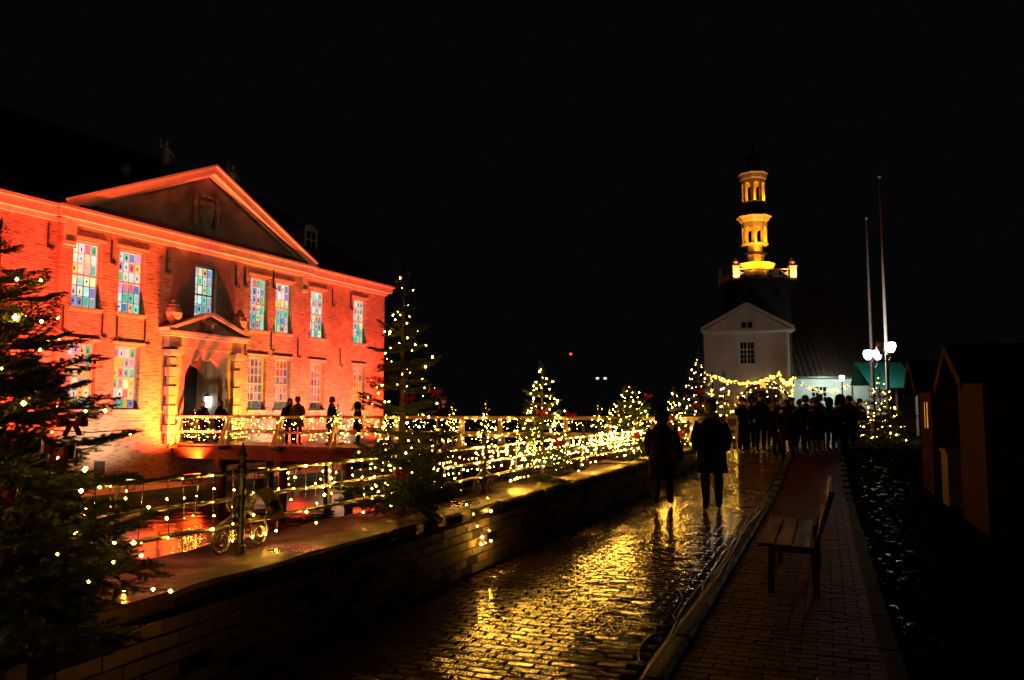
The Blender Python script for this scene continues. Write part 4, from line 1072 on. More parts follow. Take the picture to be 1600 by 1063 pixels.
TWY = 63.0
tw = thing('tower', 'slender gate tower with two amber lit open lantern stages over a balcony', 'tower', (XY(1184.5, TWY).x, TWY, 0))
Z = lambda y: ZA(y, TWY)
b = MB(); b.bx(-2.0, 2.0, -2.0, 2.0, 6.0, Z(447)); b.build('shaft', M['slate'], tw)
tb = MB(); tb.bx(-2.35, 2.35, -2.35, 2.35, Z(447), Z(442)); tb.build('balcony', M['slate'], tw)
for sg in (-1, 1):
    q = MB(); q.bx(sg * .9 - .24, sg * .9 + .24, -2.02, -1.96, Z(470), Z(455)); q.bx(sg * .9 - .18, sg * .9 + .18, -2.03, -1.95, Z(469), Z(456)); q.build('shaft_window', M['glass'], tw)
zr0, zr1 = Z(441), Z(428)
def xbrace(a, b):
    q = MB(); a = Vector(a); b = Vector(b)
    q.beam(a + Vector((0, 0, zr1)), b + Vector((0, 0, zr1)), .07, .07); q.beam(a + Vector((0, 0, zr0)), b + Vector((0, 0, zr0)), .07, .07)
    n = 4
    for i in range(n):
        p0, p1 = a.lerp(b, i / n), a.lerp(b, (i + 1) / n)
        q.beam(p0 + Vector((0, 0, zr0)), p1 + Vector((0, 0, zr1)), .05, .05); q.beam(p0 + Vector((0, 0, zr1)), p1 + Vector((0, 0, zr0)), .05, .05)
        q.beam(p1 + Vector((0, 0, zr0)), p1 + Vector((0, 0, zr1)), .06, .06)
    q.build('balustrade', M['plaster'], tw)
H_ = 2.12
for a, b in (((-H_, -H_, 0), (H_, -H_, 0)), ((-H_, H_, 0), (H_, H_, 0)), ((-H_, -H_, 0), (-H_, H_, 0)), ((H_, -H_, 0), (H_, H_, 0))): xbrace(a, b)
cp_ = MB(); cp_.bx(-.24, .24, -.24, .24, 0, 1.0); cp_.bx(-.28, .28, -.28, .28, 1.0, 1.08); cp_.lathe([(.06, 1.08), (.2, 1.2), (.22, 1.36), (.13, 1.54), (.03, 1.72)], 10)
cpm = cp_.mesh('corner_post', M['tower_bollard'])
for x in (-H_, H_):
    for y in (-H_, H_): link('corner_post', cpm, tw, (x, y, zr0 - .2))
def octo(mb, prof, mi=0): mb.lathe(prof, 8, (0, 0, 0), mi, a0=math.pi / 8)
q = MB(); octo(q, [(.95, Z(432)), (.95, Z(424)), (1.35, Z(422)), (1.5, Z(414)), (1.25, Z(413)), (.72, Z(411))]); q.build('skirt', M['tower_paint'], tw)
q = MB(); octo(q, [(.68, Z(412)), (.66, Z(400)), (.70, Z(399))]); q.build('neck', M['tower_paint'], tw)
q = MB(); octo(q, [(.72, Z(399.5)), (1.0, Z(398)), (.62, Z(396)), (.56, Z(394.5))]); q.build('collar', M['slate'], tw)
q = MB(); octo(q, [(.56, Z(394.5)), (.56, Z(384)), (.62, Z(383.5))]); q.build('drum', M['tower_paint'], tw)
def lantern(name, zb, zt, r, ar_, rs, cor, zc):
    root = MB()
    ap = r * math.cos(math.pi / 8); half = r * math.sin(math.pi / 8)
    for i in range(8):
        a = i * math.pi / 4; p = MB(); arch_panel(p, 0, half * .99, zb, zt, half * ar_, rs, -ap, -ap + .1, 0, 8)
        m = Matrix.Rotation(a, 3, 'Z'); root.add([m @ Vector(v) for v in p.v], p.f)
    octo(root, [(r * 1.08, zb - .1), (r * 1.08, zb), (r * .9, zb + .02)])
    octo(root, [(r * 1.0, zt), (r * 1.12, zt + .08), (cor * .9, zc - .12), (cor, zc - .04), (cor, zc), (.3, zc + .06)])
    o = root.build(name, M['tower_paint'], tw)
    c = MB(); c.tube([(0, 0, zb - .1), (0, 0, zt + .1)], .1, 6); c.build('king_post', M['tower_paint'], o)
lantern('lower_lantern', Z(382), Z(349), .96, .66, Z(362), 1.36, Z(340))
lantern('upper_lantern', Z(317), Z(283), .90, .62, Z(292), 1.16, Z(273))
q = MB(); octo(q, [(1.34, Z(340)), (1.25, Z(336)), (.8, Z(331)), (.78, Z(322)), (.98, Z(318))]); q.build('lower_cap', M['slate'], tw)
q = MB(); octo(q, [(1.12, Z(273)), (1.1, Z(268)), (.75, Z(262)), (.5, Z(257)), (.42, Z(250)), (.6, Z(247)), (.6, Z(245)), (.15, Z(243)), (.05, Z(225))]); q.build('upper_cap', M['slate'], tw)
AM = (1, .34, .008)
tx = tw.location
point('lantern_glow', tx + Vector((.35, -.25, Z(379))), 170, AM, .12); point('lantern_glow', tx + Vector((.35, -.25, Z(314))), 120, AM, .12)
for x, y in ((-1.2, -1.9), (1.2, -1.9)):
    spotlamp('balcony_beam', tx + Vector((x, y, Z(438))), tx + Vector((x * .1, -.3, Z(385))), 1300, AM, 70, .8, .1)
point('skirt_glow', tx + Vector((.1, -1.25, Z(408))), 36, AM, .06); point('collar_glow', tx + Vector((.1, -1.0, Z(392))), 30, AM, .06)
for x in (-H_, H_): spotlamp('corner_post_beam', tx + Vector((x, -H_ - .9, Z(447) + .05)), tx + Vector((x, -H_, Z(420))), 560, (1, .36, .08), 80, .6, .05)
for x in (-H_, H_):
    q = MB(); q.bx(x - .06, x + .06, -H_ - .96, -H_ - .84, Z(447) - .1, Z(447)); q.beam((x, -H_ - .9, Z(447) - .05), (x, -H_ + .1, Z(447) - .05), .05, .05); q.build('lamp_bracket', M['iron'], tw)

# low wing right of the gatehouse under a big dark roof
WX0, WX1 = gx1 + .02, XY(1415, 58).x
WG = thing('side_wing', 'long low white wing with big dark tiled roof right of the gatehouse', 'building', (WX0, 60.6, 0))
wl = WX1 - WX0; we = ZA(588, 60.6)
g = MB(); hx = XY(1280, 60.6).x - WX0
dx0 = XY(1333, 60.6).x - WX0
wall_open(g, 0, wl, -.2, we, 0, [(hx - .62, hx + .62, ZA(627, 60.6), ZA(605, 60.6)), (dx0 - .55, dx0 + .55, -.1, 2.3)], .25)
g.quad((wl, 0, -.2), (wl, 9, -.2), (wl, 9, we), (wl, 0, we)); g.build('wall', M['plaster'], WG, fix=False)
casement(WG, hx, .12, ZA(627, 60.6), ZA(605, 60.6), .54, 2, 2)
dd = MB(); dd.bx(dx0 - .55, dx0 + .55, .2, .26, -.1, 2.3); dd.build('door', M['hut_wood'], WG)
r = MB(); r.quad((-.05, -.55, we - .05), (wl + .5, -.55, we - .05), (wl - 2.5, 5.5, ZA(450, 66)), (-.05, 5.5, ZA(450, 66)))
r.quad((-.05, -.55, we - .05), (-.05, 5.5, ZA(450, 66)), (-.05, 5.6, ZA(450, 66)), (-.05, 5.6, we - .05)); r.add([(wl + .5, -.55, we - .05), (wl + .5, 11, we - .05), (wl - 2.5, 5.5, ZA(450, 66))], [(0, 1, 2)])
# rolls of pantiles, each a ridge running down the slope
sl0, sl1 = Vector((0, -.55, we - .03)), Vector((0, 5.5, ZA(450, 66) + .02))
x = .2
while x < wl - 2.7:
    r.tube([sl0 + Vector((x, 0, 0)), sl1 + Vector((x, 0, 0))], .07, 4); x += .42
r.build('roof', M['roof_tile'], WG, fix=False)
gt = MB(); gt.bx(0, wl, -.66, -.54, we - .16, we - .05); gt.build('gutter', M['iron'], WG)

# garlands of gold lights: over the gateway between two poles, then on to the wing
def pole_thing(name, label, base, h, r, cat='pole', m=None):
    h -= base.z; t = thing(name, label, cat, base); q = MB(); q.tube([(0, 0, 0), (0, 0, h)], [r, r * .8], 8); q.ball((0, 0, h), r * 1.3); q.build('shaft', m or M['hut_wood'], t)
    q = MB(); q.lathe([(r * 3, 0), (r * 3, .06), (r * 1.2, .12)], 8); q.build('foot', M['iron'], t); return t
A, B, D = XY(1113, 40), XY(1239, 41), XY(1330, 46)
pole_thing('garland_pole', 'wooden pole holding the left end of the golden garland', A, 3.45, .045)
pole_thing('garland_pole', 'wooden pole holding the garland by the gatehouse corner', B, 3.4, .045)
def garland(label, pts, drop, r, m, n=70):
    bl, w = [], []
    for a, b in zip(pts[:-1], pts[1:]):
        a, b = Vector(a), Vector(b); seg = [a.lerp(b, i / 12) + Vector((0, 0, -drop * 4 * (i / 12) * (1 - i / 12) + .05 * math.sin(i * 2.1))) for i in range(13)]
        w.append(seg)
        for i in range(n):
            t = R.random() * 12; k = min(11, int(t)); bl.append(seg[k].lerp(seg[k + 1], t - k) + Vector((R.gauss(0, .03), R.gauss(0, .03), R.gauss(0, .05))))
    light_string(label, 'golden light garlands by the gatehouse', w, bl, r, m, .012)
garland('golden light garland sagging between the two poles before the gatehouse', [A + Vector((0, 0, ZA(588, 40) - .35)), XY(1218, 41, ZA(584, 41) - .35), B + Vector((0, 0, ZA(590, 41) - .35))], .42, .027, M['bulb_gold'], 110)
garland('golden lights hanging down the left garland pole', [A + Vector((-.05, 0, ZA(588, 40) - .35)), A + Vector((-.05, -.05, ZA(632, 40) - .35))], 0, .026, M['bulb_gold'], 26)
garland('golden lights hanging down the garland pole by the gatehouse corner', [B + Vector((0, 0, ZA(590, 41) - .35)), B + Vector((-.1, -.05, ZA(632, 41) - .35))], 0, .026, M['bulb_gold'], 40)
garland('thin golden garland running from the corner pole towards the side wing', [B + Vector((0, 0, ZA(591, 41) - .35)), D + Vector((0, 0, ZA(600, 46) - .35))], .55, .018, M['bulb_gold'], 60)
pts = [GP(ax - 1.75 * math.cos(math.pi * i / 16), -.6, 1.9 + 1.75 * math.sin(math.pi * i / 16)) for i in range(17)]
ga = thing('garland_arch', 'green garland arch with white lights round the gateway', 'arch', GP(ax, -.6, 0))
q = MB(); q.tube([p - GP(ax, -.6, 0) for p in [pts[0] - Vector((0, 0, 1.9))] + pts + [pts[-1] - Vector((0, 0, 1.9))]], .09, 6); q.build('hoop', M['needle_far'], ga)
bl = [p + Vector((R.gauss(0, .12), -.1 + R.gauss(0, .05), R.gauss(0, .12))) for p in pts for _ in range(3)]
for q_ in range(14): bl.append(GP(ax + R.uniform(-1.2, 1.4), -.3, 3.35 - R.uniform(0, .9) ** 2))
light_string('white and gold lights clustered on the gateway arch', 'golden light garlands by the gatehouse', [], bl, .026, M['bulb_white'])
star = thing('paper_star', 'glowing orange paper star hung in the gateway arch', 'star', GP(ax - .15, -.75, 3.5))
q = MB(); n = 10
q.add([(0, -.1, 0), (0, .1, 0)] + [((.36 if i % 2 == 0 else .17) * math.sin(i * math.pi / 5), 0, (.36 if i % 2 == 0 else .17) * math.cos(i * math.pi / 5)) for i in range(n)],
      [(0, 2 + i, 2 + (i + 1) % n) for i in range(n)] + [(1, 2 + (i + 1) % n, 2 + i) for i in range(n)]); q.build('star_shade', emit('star_paper', (1, .35, .04), 1.6), star)

# ------------------------------------------------------------------ lamps, flagpoles, stall
def lantern_mesh():
    g = MB(); g.lathe([(.06, -.25), (.14, -.16), (.185, -.02), (.17, .1), (.13, .14)], 10)
    c = MB(); c.lathe([(.15, .14), (.14, .19), (.06, .25), (.02, .3)], 8)
    return g, c
def street_lamp(label, base, h, heads, power, col):
    h -= base.z; t = thing('street_lamp', label, 'street lamp', base)
    q = MB(); q.lathe([(.12, 0), (.12, .35), (.07, .45), (.05, 1.2), (.045, h - .1), (.06, h)], 10); q.build('post', M['iron'], t)
    for dx, dz, lit in heads:
        g, c = lantern_mesh()
        a = MB(); a.tube([(0, 0, h - .25), (dx * .6, 0, h - .2 + dz), (dx, 0, h + dz - .02)], .022, 6); 
        if abs(dx) > .01: a.build('arm', M['iron'], t)
        gl = g.build('lamp_glass', M['lamp_glass'] if lit else M['lamp_dead'], t, loc=(dx, 0, h + dz + .34)); c.build('lamp_cap', M['iron'], t, loc=(dx, 0, h + dz + .34))
        f = MB(); f.lathe([(.10, -.25), (.06, -.31), (.02, -.36)], 8); f.build('lamp_collar', M['iron'], t, loc=(dx, 0, h + dz + .34))
    return t
LW = (.85, 1.0, .93)
p = XY(1365, 34.0); street_lamp('white lit lamp with two lanterns side by side in front of the dark roof', p, ZA(553, 34) - .34, [(-.2, 0, True), (.2, 0, True)], 0, LW)
p2 = XY(1387, 32.0); street_lamp('lamp beside the taller flagpole with one lit lantern and one dark', p2, ZA(541, 32) - .34, [(-.22, .0, False), (.17, 0, True)], 0, LW)
p3 = XY(1315.5, 57.9); street_lamp('single white lit lamp in front of the low white wing', p3, ZA(591, 57.9) - .3, [(0, 0.0, True)], 0, (.7, 1.0, .85))
p4 = XY(1500, 150.0)
point('wing_lamp_light', p3 + Vector((0, .3, ZA(591, 57.9) - .1)), 380, (.72, 1.0, .84), .15)
point('double_lamp_light', p + Vector((0, .3, ZA(553, 34) - .35)), 480, (1, .96, .86), .2)
f1 = XY(1386.5, 36.0); f2 = XY(1363, 40.0)
def flagpole(label, base, h):
    h -= base.z; t = thing('flagpole', label, 'flagpole', base); q = MB(); q.tube([(0, 0, 0), (0, 0, h * .5), (0, 0, h)], [.075, .065, .04], 10); q.build('shaft', M['pole'], t, smooth=True)
    q = MB(); q.ball((0, 0, h + .05), .08); q.build('finial', M['pole'], t); q = MB(); q.tube([(.09, 0, .9), (.085, .02, h * .5), (.06, 0, h - .05)], .008, 4); q.build('halyard', M['wire'], t)
flagpole('taller pale flagpole, right one of the pair', f1, ZA(278, 36)); flagpole('shorter pale flagpole, left one of the pair', f2, ZA(343, 40))
ms = thing('market_stall', 'market stall with teal canvas canopy behind the lit fir', 'market stall', XY(1382, 44.0))
sw = 1.25; q = MB(); zt, zb_ = ZA(583, 44), ZA(612, 44)
q.quad((-sw, -1, zb_), (sw, -1, zb_), (sw, .8, zt + .25), (-sw, .8, zt + .25)); q.quad((-sw, -1, zb_), (sw, -1, zb_), (sw, -1.01, zb_ - .18), (-sw, -1.01, zb_ - .18)); q.quad((-sw, .8, zt + .25), (sw, .8, zt + .25), (sw, 1.4, zb_), (-sw, 1.4, zb_))
q.build('canopy', M['tarp'], ms, fix=False)
q = MB(); q.bx(-sw, sw, -.9, -.3, .1, 1.0); q.bx(-sw - .05, sw + .05, -1.0, -.25, 1.0, 1.06); q.build('counter', M['hut_wood'], ms)
for x in (-sw + .05, sw - .05):
    for y in (-.95, 1.3): 
        q = MB(); q.bx(x - .04, x + .04, y - .04, y + .04, 0, zb_ - .02); q.build('post', M['white_wood'], ms)
point('stall_light', XY(1382, 41.8, 3.6), 110, (.75, 1, .9), .15)

# distant lights across the fields
t = thing('radio_mast', 'distant dark mast with one red warning light', 'mast', XY(892, 420, -3)); zz = ZA(555, 420) + 3
q = MB(); q.tube([(0, 0, 0), (0, 0, zz)], [.35, .25], 6); q.build('shaft', M['iron'], t); q = MB(); q.octa((0, 0, zz + .5), .7); q.build('warning_light', emit('red_warning', (1, .03, .02), 8), t)
for px, wh in ((933.5, 'left'), (945.5, 'right')):
    t = thing('street_lamp', 'far white street light beyond the moat, the %s one of two' % wh, 'street lamp', XY(px, 140, -3)); zz = ZA(591.5, 140) + 3
    q = MB(); q.tube([(0, 0, 0), (0, 0, zz)], .1, 6); q.build('post', M['iron'], t); q = MB(); q.lathe([(.05, -.17), (.24, -.05), (.24, .1), (.05, .17)], 8, (0, 0, zz)); q.build('lamp_glass', emit('far_lamp', (.9, .95, 1), 3), t)

# ------------------------------------------------------------------ market huts on the right
def hut(label, s0, w, l0, dep, lit, rz_=2.4):  # lit: gable gets a window with a painted reflection
    t = thing('market_hut', label, 'market hut', PF(s0 + w / 2, l0 - dep / 2), PROT)
    hw, hd = w / 2, dep / 2; ez_ = 2.10
    q = MB()
    def wallp(a, b, za, zb, y=None, x=None):
        pass
    q.bx(-hw, hw, -hd, hd, .08, ez_); q.build('wall', M['hut_wood'], t)
    q = MB(); n = int(w / .14)
    for i in range(n):                        # boards of the gable towards the path
        x0 = -hw + w * i / n + .006; x1 = -hw + w * (i + 1) / n - .006
        zt0 = ez_ + (rz_ - ez_) * (1 - abs(x0) / hw); zt1 = ez_ + (rz_ - ez_) * (1 - abs(x1) / hw)
        if lit and -.42 < (x0 + x1) / 2 < .42:
            for za, zb in ((.08, 1.28), (1.78, None)):
                q.add([(x0, hd + .003, za), (x1, hd + .003, za), (x1, hd + .003, zb or zt1), (x0, hd + .003, zb or zt0), (x0, hd + .03, za), (x1, hd + .03, za), (x1, hd + .03, zb or zt1), (x0, hd + .03, zb or zt0)], [(0, 1, 2, 3), (4, 7, 6, 5), (0, 4, 5, 1), (1, 5, 6, 2), (2, 6, 7, 3), (3, 7, 4, 0)])
            continue
        q.add([(x0, hd + .003, .08), (x1, hd + .003, .08), (x1, hd + .003, zt1), (x0, hd + .003, zt0), (x0, hd + .03, .08), (x1, hd + .03, .08), (x1, hd + .03, zt1), (x0, hd + .03, zt0)], [(0, 1, 2, 3), (4, 7, 6, 5), (0, 4, 5, 1), (1, 5, 6, 2), (2, 6, 7, 3), (3, 7, 4, 0)])
    q.build('gable_boards', M['hut_wood'], t)['kind'] = 'stuff'
    q = MB(); n = int(dep / .14)
    for i in range(n): q.bx(-hw - .028, -hw - .003, -hd + dep * i / n + .006, -hd + dep * (i + 1) / n - .006, .08, ez_)
    q.build('side_boards', M['hut_wood'], t)['kind'] = 'stuff'
    for sg in (-1, 1):
        q = MB(); q.add([(sg * (hw + .22), -hd - .25, ez_ - .16), (sg * (hw + .22), hd + .28, ez_ - .16), (0, hd + .28, rz_ + .05), (0, -hd - .25, rz_ + .05),
                         (sg * (hw + .22), -hd - .25, ez_ - .10), (sg * (hw + .22), hd + .28, ez_ - .10), (0, hd + .28, rz_ + .11), (0, -hd - .25, rz_ + .11)], [(0, 1, 2, 3), (4, 7, 6, 5), (0, 4, 5, 1), (1, 5, 6, 2), (2, 6, 7, 3), (3, 7, 4, 0)])
        q.build('roof_slab', M['hut_roof'], t)
        q = MB(); q.beam((sg * (hw + .24), hd + .30, ez_ - .17), (0, hd + .30, rz_ + .04), .03, .14); q.build('barge_board', M['hut_wood'], t)
    q = MB(); q.bx(-hw - .05, -hw - .002 - .03, -hd * .7, hd * .7, 1.0, 1.06); q.bx(-hw - .06, -hw - .03, -hd * .7, hd * .7, 1.12, 1.95); q.build('shutter', M['hut_wood'], t)
    if lit:
        q = MB(); q.bx(-.42, .42, hd + .004, hd + .012, 1.28, 1.78); wo = q.build('window', emit('hut_window_reflection', (1, .38, .06), .55, .95, 9), t)  # fir lights mirrored in the glass, painted as emission of the pane
        q = MB(); q.bx(-.02, .02, hd + .013, hd + .035, 1.28, 1.78); q.bx(-.44, .44, hd + .013, hd + .04, 1.25, 1.28); q.bx(-.44, .44, hd + .013, hd + .04, 1.78, 1.81); q.build('glazing_bar', M['hut_wood'], wo)
    return t
hut('dark wooden market hut at the right edge with closed boards', 11.6, 2.05, -1.85, 2.6, False)
hut('wooden market hut with amber reflections in its small window further along', 17.0, 1.95, -1.85, 2.4, True, 2.5)
t = thing('storage_chest', 'low grey chest standing between the two market huts', 'chest', PF(15.75, -2.35), PROT)
q = MB(); q.bx(-.4, .4, -.5, .5, .04, .92); q.build('body', M['grey_panel'], t); q = MB(); q.bx(-.43, .43, -.53, .53, .92, .98); q.build('lid', M['grey_panel'], t)

# ------------------------------------------------------------------ benches and beer tables
bt = thing('park_bench', 'wet slatted wooden park bench facing the road', 'bench', PF(8.6, .1), PROT)
for i in range(3):
    q = MB(); y = .43 - .15 * i; q.bx(-.95, .95, y - .066, y + .066, .425 - .008 * i, .455 - .008 * i); q.build('seat_slat', M['bench_wood'], bt)
for z, y in ((.58, -.02), (.72, -.06), (.86, -.10)):
    q = MB(); q.add([(x, y + dy - (.02 if dz > 0 else 0), z + dz) for x in (-.95, .95) for dy in (-.016, .016) for dz in (-.055, .055)], [(0, 1, 3, 2), (4, 6, 7, 5), (0, 4, 5, 1), (2, 3, 7, 6), (0, 2, 6, 4), (1, 5, 7, 3)]); q.build('back_slat', M['bench_wood'], bt)
for x in (-.78, .78):
    q = MB(); q.beam((x, .03, .38), (x, -.135, .9), .05, .04); q.beam((x, .40, 0), (x, .38, .415), .05, .06); q.beam((x, .02, 0), (x, .03, .415), .05, .06); q.bx(x - .02, x + .02, .02, .40, .36, .41); q.build('leg_frame', M['iron'], bt)
# cables along the kerb
def cable(label, pts, r, group='black cables lying along the kerb'):
    q = MB(); P = []
    P = [Vector(p) for p in pts]
    for _ in range(3): P = [P[0]] + [v for a, b in zip(P[:-1], P[1:]) for v in (a.lerp(b, .25), a.lerp(b, .75))] + [P[-1]]; o = Vector(P[0]); q.tube([p - o for p in P], r, 6)
    c = q.build('power_cable', M['wire'], None, smooth=True, loc=o); tag(c, label, 'cable', group)
for k, (l, r, lb) in enumerate(((1.09, .0085, 'thick black wet power cable lying beside the kerb stones'), (1.02, .008, 'black wet cable lying on top of the kerb stones'), (1.06, .006, 'thin black cable twisting along the kerb'))):
    pts = []; s = 3.6
    while s < 24:
        pts.append(PF(s, l + .028 * math.sin(s * 1.1 + k * 2) + R.gauss(0, .012), (.05 if k else .012) + r + abs(R.gauss(0, .006)))); s += .45
    cable(lb, pts, r)
cable('stray cable end curling out over the road pavers', [PF(5.2, 1.08, .05), PF(5.35, 1.17, .012), PF(5.75, 1.24, .012), PF(6.1, 1.2, .012), PF(6.25, 1.12, .03), PF(6.6, 1.1, .04)], .006)
cable('short cable end standing up beside the kerb', [PF(6.4, 1.1, .04), PF(6.55, 1.16, .03), PF(6.9, 1.13, .07), PF(7.0, 1.17, .12)], .005)
# easel sign by the bridge
es = thing('easel_sign', 'pale poster board on a wooden easel at the bridge corner', 'sign', XY(1142, 21.6), rad(-12))
q = MB(); q.bx(-.15, .15, -.02, .01, .68, 1.24); q.build('board', M['paper'], es)
q = MB(); q.bx(-.11, .11, -.026, -.021, .95, 1.16); q.bx(-.11, .11, -.026, -.021, .78, .88); q.build('print', M['print_dark'], es)
for a, b in (((-.14, -.05, 0), (-.03, .03, 1.9)), ((.14, -.05, 0), (.03, .03, 1.9)), ((0, .5, 0), (0, .05, 1.7))):
    q = MB(); q.beam(a, b, .035, .035); q.build('leg', M['white_wood'], es)

# ================================================================== PEOPLE
def body_mesh(stance):
    V = [(0, 0, .93), (0, .01, 1.12), (0, .015, 1.30), (0, .02, 1.43), (0, .005, 1.51), (0, -.01, 1.58), (0, -.012, 1.67), (0, -.005, 1.735)]
    Rr = [(.15, .11), (.13, .10), (.15, .11), (.12, .09), (.052, .055), (.066, .078), (.078, .095), (.045, .06)]
    E_ = [(i, i + 1) for i in range(7)]
    def add(p, r, j): V.append(p); Rr.append(r if isinstance(r, tuple) else (r, r)); E_.append((j, len(V) - 1)); return len(V) - 1
    nose = add((0, -.102, 1.635), .014, 6)
    st = {'stand': ((.0, 0), (.0, 0)), 'walk': ((-.24, .02), (.22, .10)), 'walk2': ((.2, .09), (-.22, .02)), 'hold': ((.02, 0), (-.04, 0)), 'pocket': ((.0, 0), (.03, 0))}[stance]
    for sg, (fy, lift) in zip((-1, 1), st):
        h = add((sg * .095, 0, .86), (.088, .09), 0); k = add((sg * .10, fy * .4 - .03, .49), (.07, .074), h)
        m = add((sg * .10, fy * .75 + .0, .28), (.064, .07), k); a = add((sg * .10, fy, .09 + lift), .05, m); add((sg * .115, fy - .17, .035 + lift * .6), (.036, .028), a)
        s = add((sg * .185, .02, 1.41), (.062, .065), 3)
        if stance in ('pocket', 'stand'): e = add((sg * .255, .06, 1.13), .045, s); w = add((sg * .215, -.07, .94), .032, e); hd = add((sg * .19, -.115, .88), (.038, .022), w)
        elif stance == 'hold': e = add((sg * .25, .02, 1.14), .045, s); w = add((sg * .13, -.23, 1.17), .03, e); hd = add((sg * .07, -.29, 1.21), (.034, .024), w)
        else: e = add((sg * .245, .05 + fy * -.25, 1.14), .045, s); w = add((sg * .25, -.02 - fy * .5, .92), .031, e); hd = add((sg * .245, -.05 - fy * .6, .84), (.034, .022), w)
    me = bpy.data.meshes.new('body_cage'); me.from_pydata([Vector(v) for v in V], E_, [])
    o = bpy.data.objects.new('body_cage', me); COL.objects.link(o)
    md = o.modifiers.new('s', 'SKIN')
    for i, sv in enumerate(me.skin_vertices[0].data): sv.radius = Rr[i]; sv.use_root = (i == 0)
    md.use_smooth_shade = True
    sb = o.modifiers.new('d', 'SUBSURF'); sb.levels = 1; sb.render_levels = 1
    dg = bpy.context.evaluated_depsgraph_get(); out = bpy.data.meshes.new_from_object(o.evaluated_get(dg)); out.name = 'body'
    bpy.data.objects.remove(o); return out
bodies = {}
def body_for(stance, pants):
    if (stance, pants) not in bodies:
        if stance not in bodies: bodies[stance] = body_mesh(stance)
        me = bodies[stance].copy(); me.materials.clear()
        for m in (M['skin'], M[pants], M['shoe']): me.materials.append(m)
        for p in me.polygons:
            z = p.center.z; x = abs(p.center.x)
            p.material_index = 2 if z < .10 else 1 if (z < 1.0 and x < .2) else 0
            p.use_smooth = True
        bodies[(stance, pants)] = me
    return bodies[(stance, pants)]
coats = {}
def coat_mesh(stance, ln, m, hood, seed):
    key = (stance, ln, m, hood)
    if key in coats: return coats[key]
    r = random.Random(seed); mb = MB(); n = 18
    def ring(z, rx, ry, cy=0, fold=0.0):
        return [Vector((rx * math.cos(2 * math.pi * k / n) * (1 + fold * math.sin(k * 2.3 + z * 5)), cy + ry * math.sin(2 * math.pi * k / n) * (1 + fold * math.cos(k * 1.9 + z * 7)), z + fold * .12 * math.sin(k * 1.7))) for k in range(n)]
    prof = [(1.525, .085, .085, .0), (1.49, .10, .09, .005), (1.465, .14, .10, .01), (1.42, .19, .115, .012), (1.30, .215, .15, .01), (1.15, .212, .155, .005), (1.03, .205, .15, 0), (.9, .222, .165, 0)]
    if ln < .85:
        prof += [(.78, .235, .178, 0), (.66, .245, .185, 0)]
        if ln < .6: prof += [(.55, .255, .195, 0), (ln, .262, .2, 0)]
        else: prof += [(ln, .25, .19, 0)]
    else: prof += [(ln, .22, .165, 0)]
    rings = [ring(z, a, b, c, .012 + .02 * (1.5 - z)) for z, a, b, c in prof]
    rings.append(ring(prof[-1][0] + .01, prof[-1][1] * .9, prof[-1][2] * .9, 0))
    mb.loft(rings[::-1])
    for sg in (-1, 1):
        if stance in ('pocket', 'stand'): pts = [(sg * .13, .015, 1.43), (sg * .19, .025, 1.385), (sg * .255, .06, 1.13), (sg * .225, -.06, .965)]
        elif stance == 'hold': pts = [(sg * .13, .015, 1.43), (sg * .19, .02, 1.385), (sg * .255, .02, 1.14), (sg * .135, -.215, 1.165)]
        else:
            fy = {'walk': (-.24, .22), 'walk2': (.2, -.22)}[stance][0 if sg < 0 else 1]
            pts = [(sg * .13, .015, 1.43), (sg * .19, .02, 1.385), (sg * .255, .05 - fy * .25, 1.14), (sg * .26, -.02 - fy * .48, .94)]
        P = [Vector(p) for p in pts]; Q = [P[0], P[1], P[1].lerp(P[2], .5), P[2], P[2].lerp(P[3], .5), P[3]]
        mb.tube(Q, [.035, .058, .074, .07, .062, .052], 9)
    if hood == 'hood':
        mb.lathe([(.10, 1.49), (.135, 1.55), (.14, 1.66), (.12, 1.75), (.06, 1.80), (.005, 1.81)], 12, (0, .025, 0), sx=.9)
    elif hood == 'fur':
        for k in range(26):
            a = k * 2.4; mb.ball((.115 * math.cos(a), .02 + .10 * math.sin(a), 1.505 + .03 * math.sin(k)), .045, n=6)
    me = mb.mesh('coat', M[m], smooth=True); coats[key] = me; return me
hats = {}
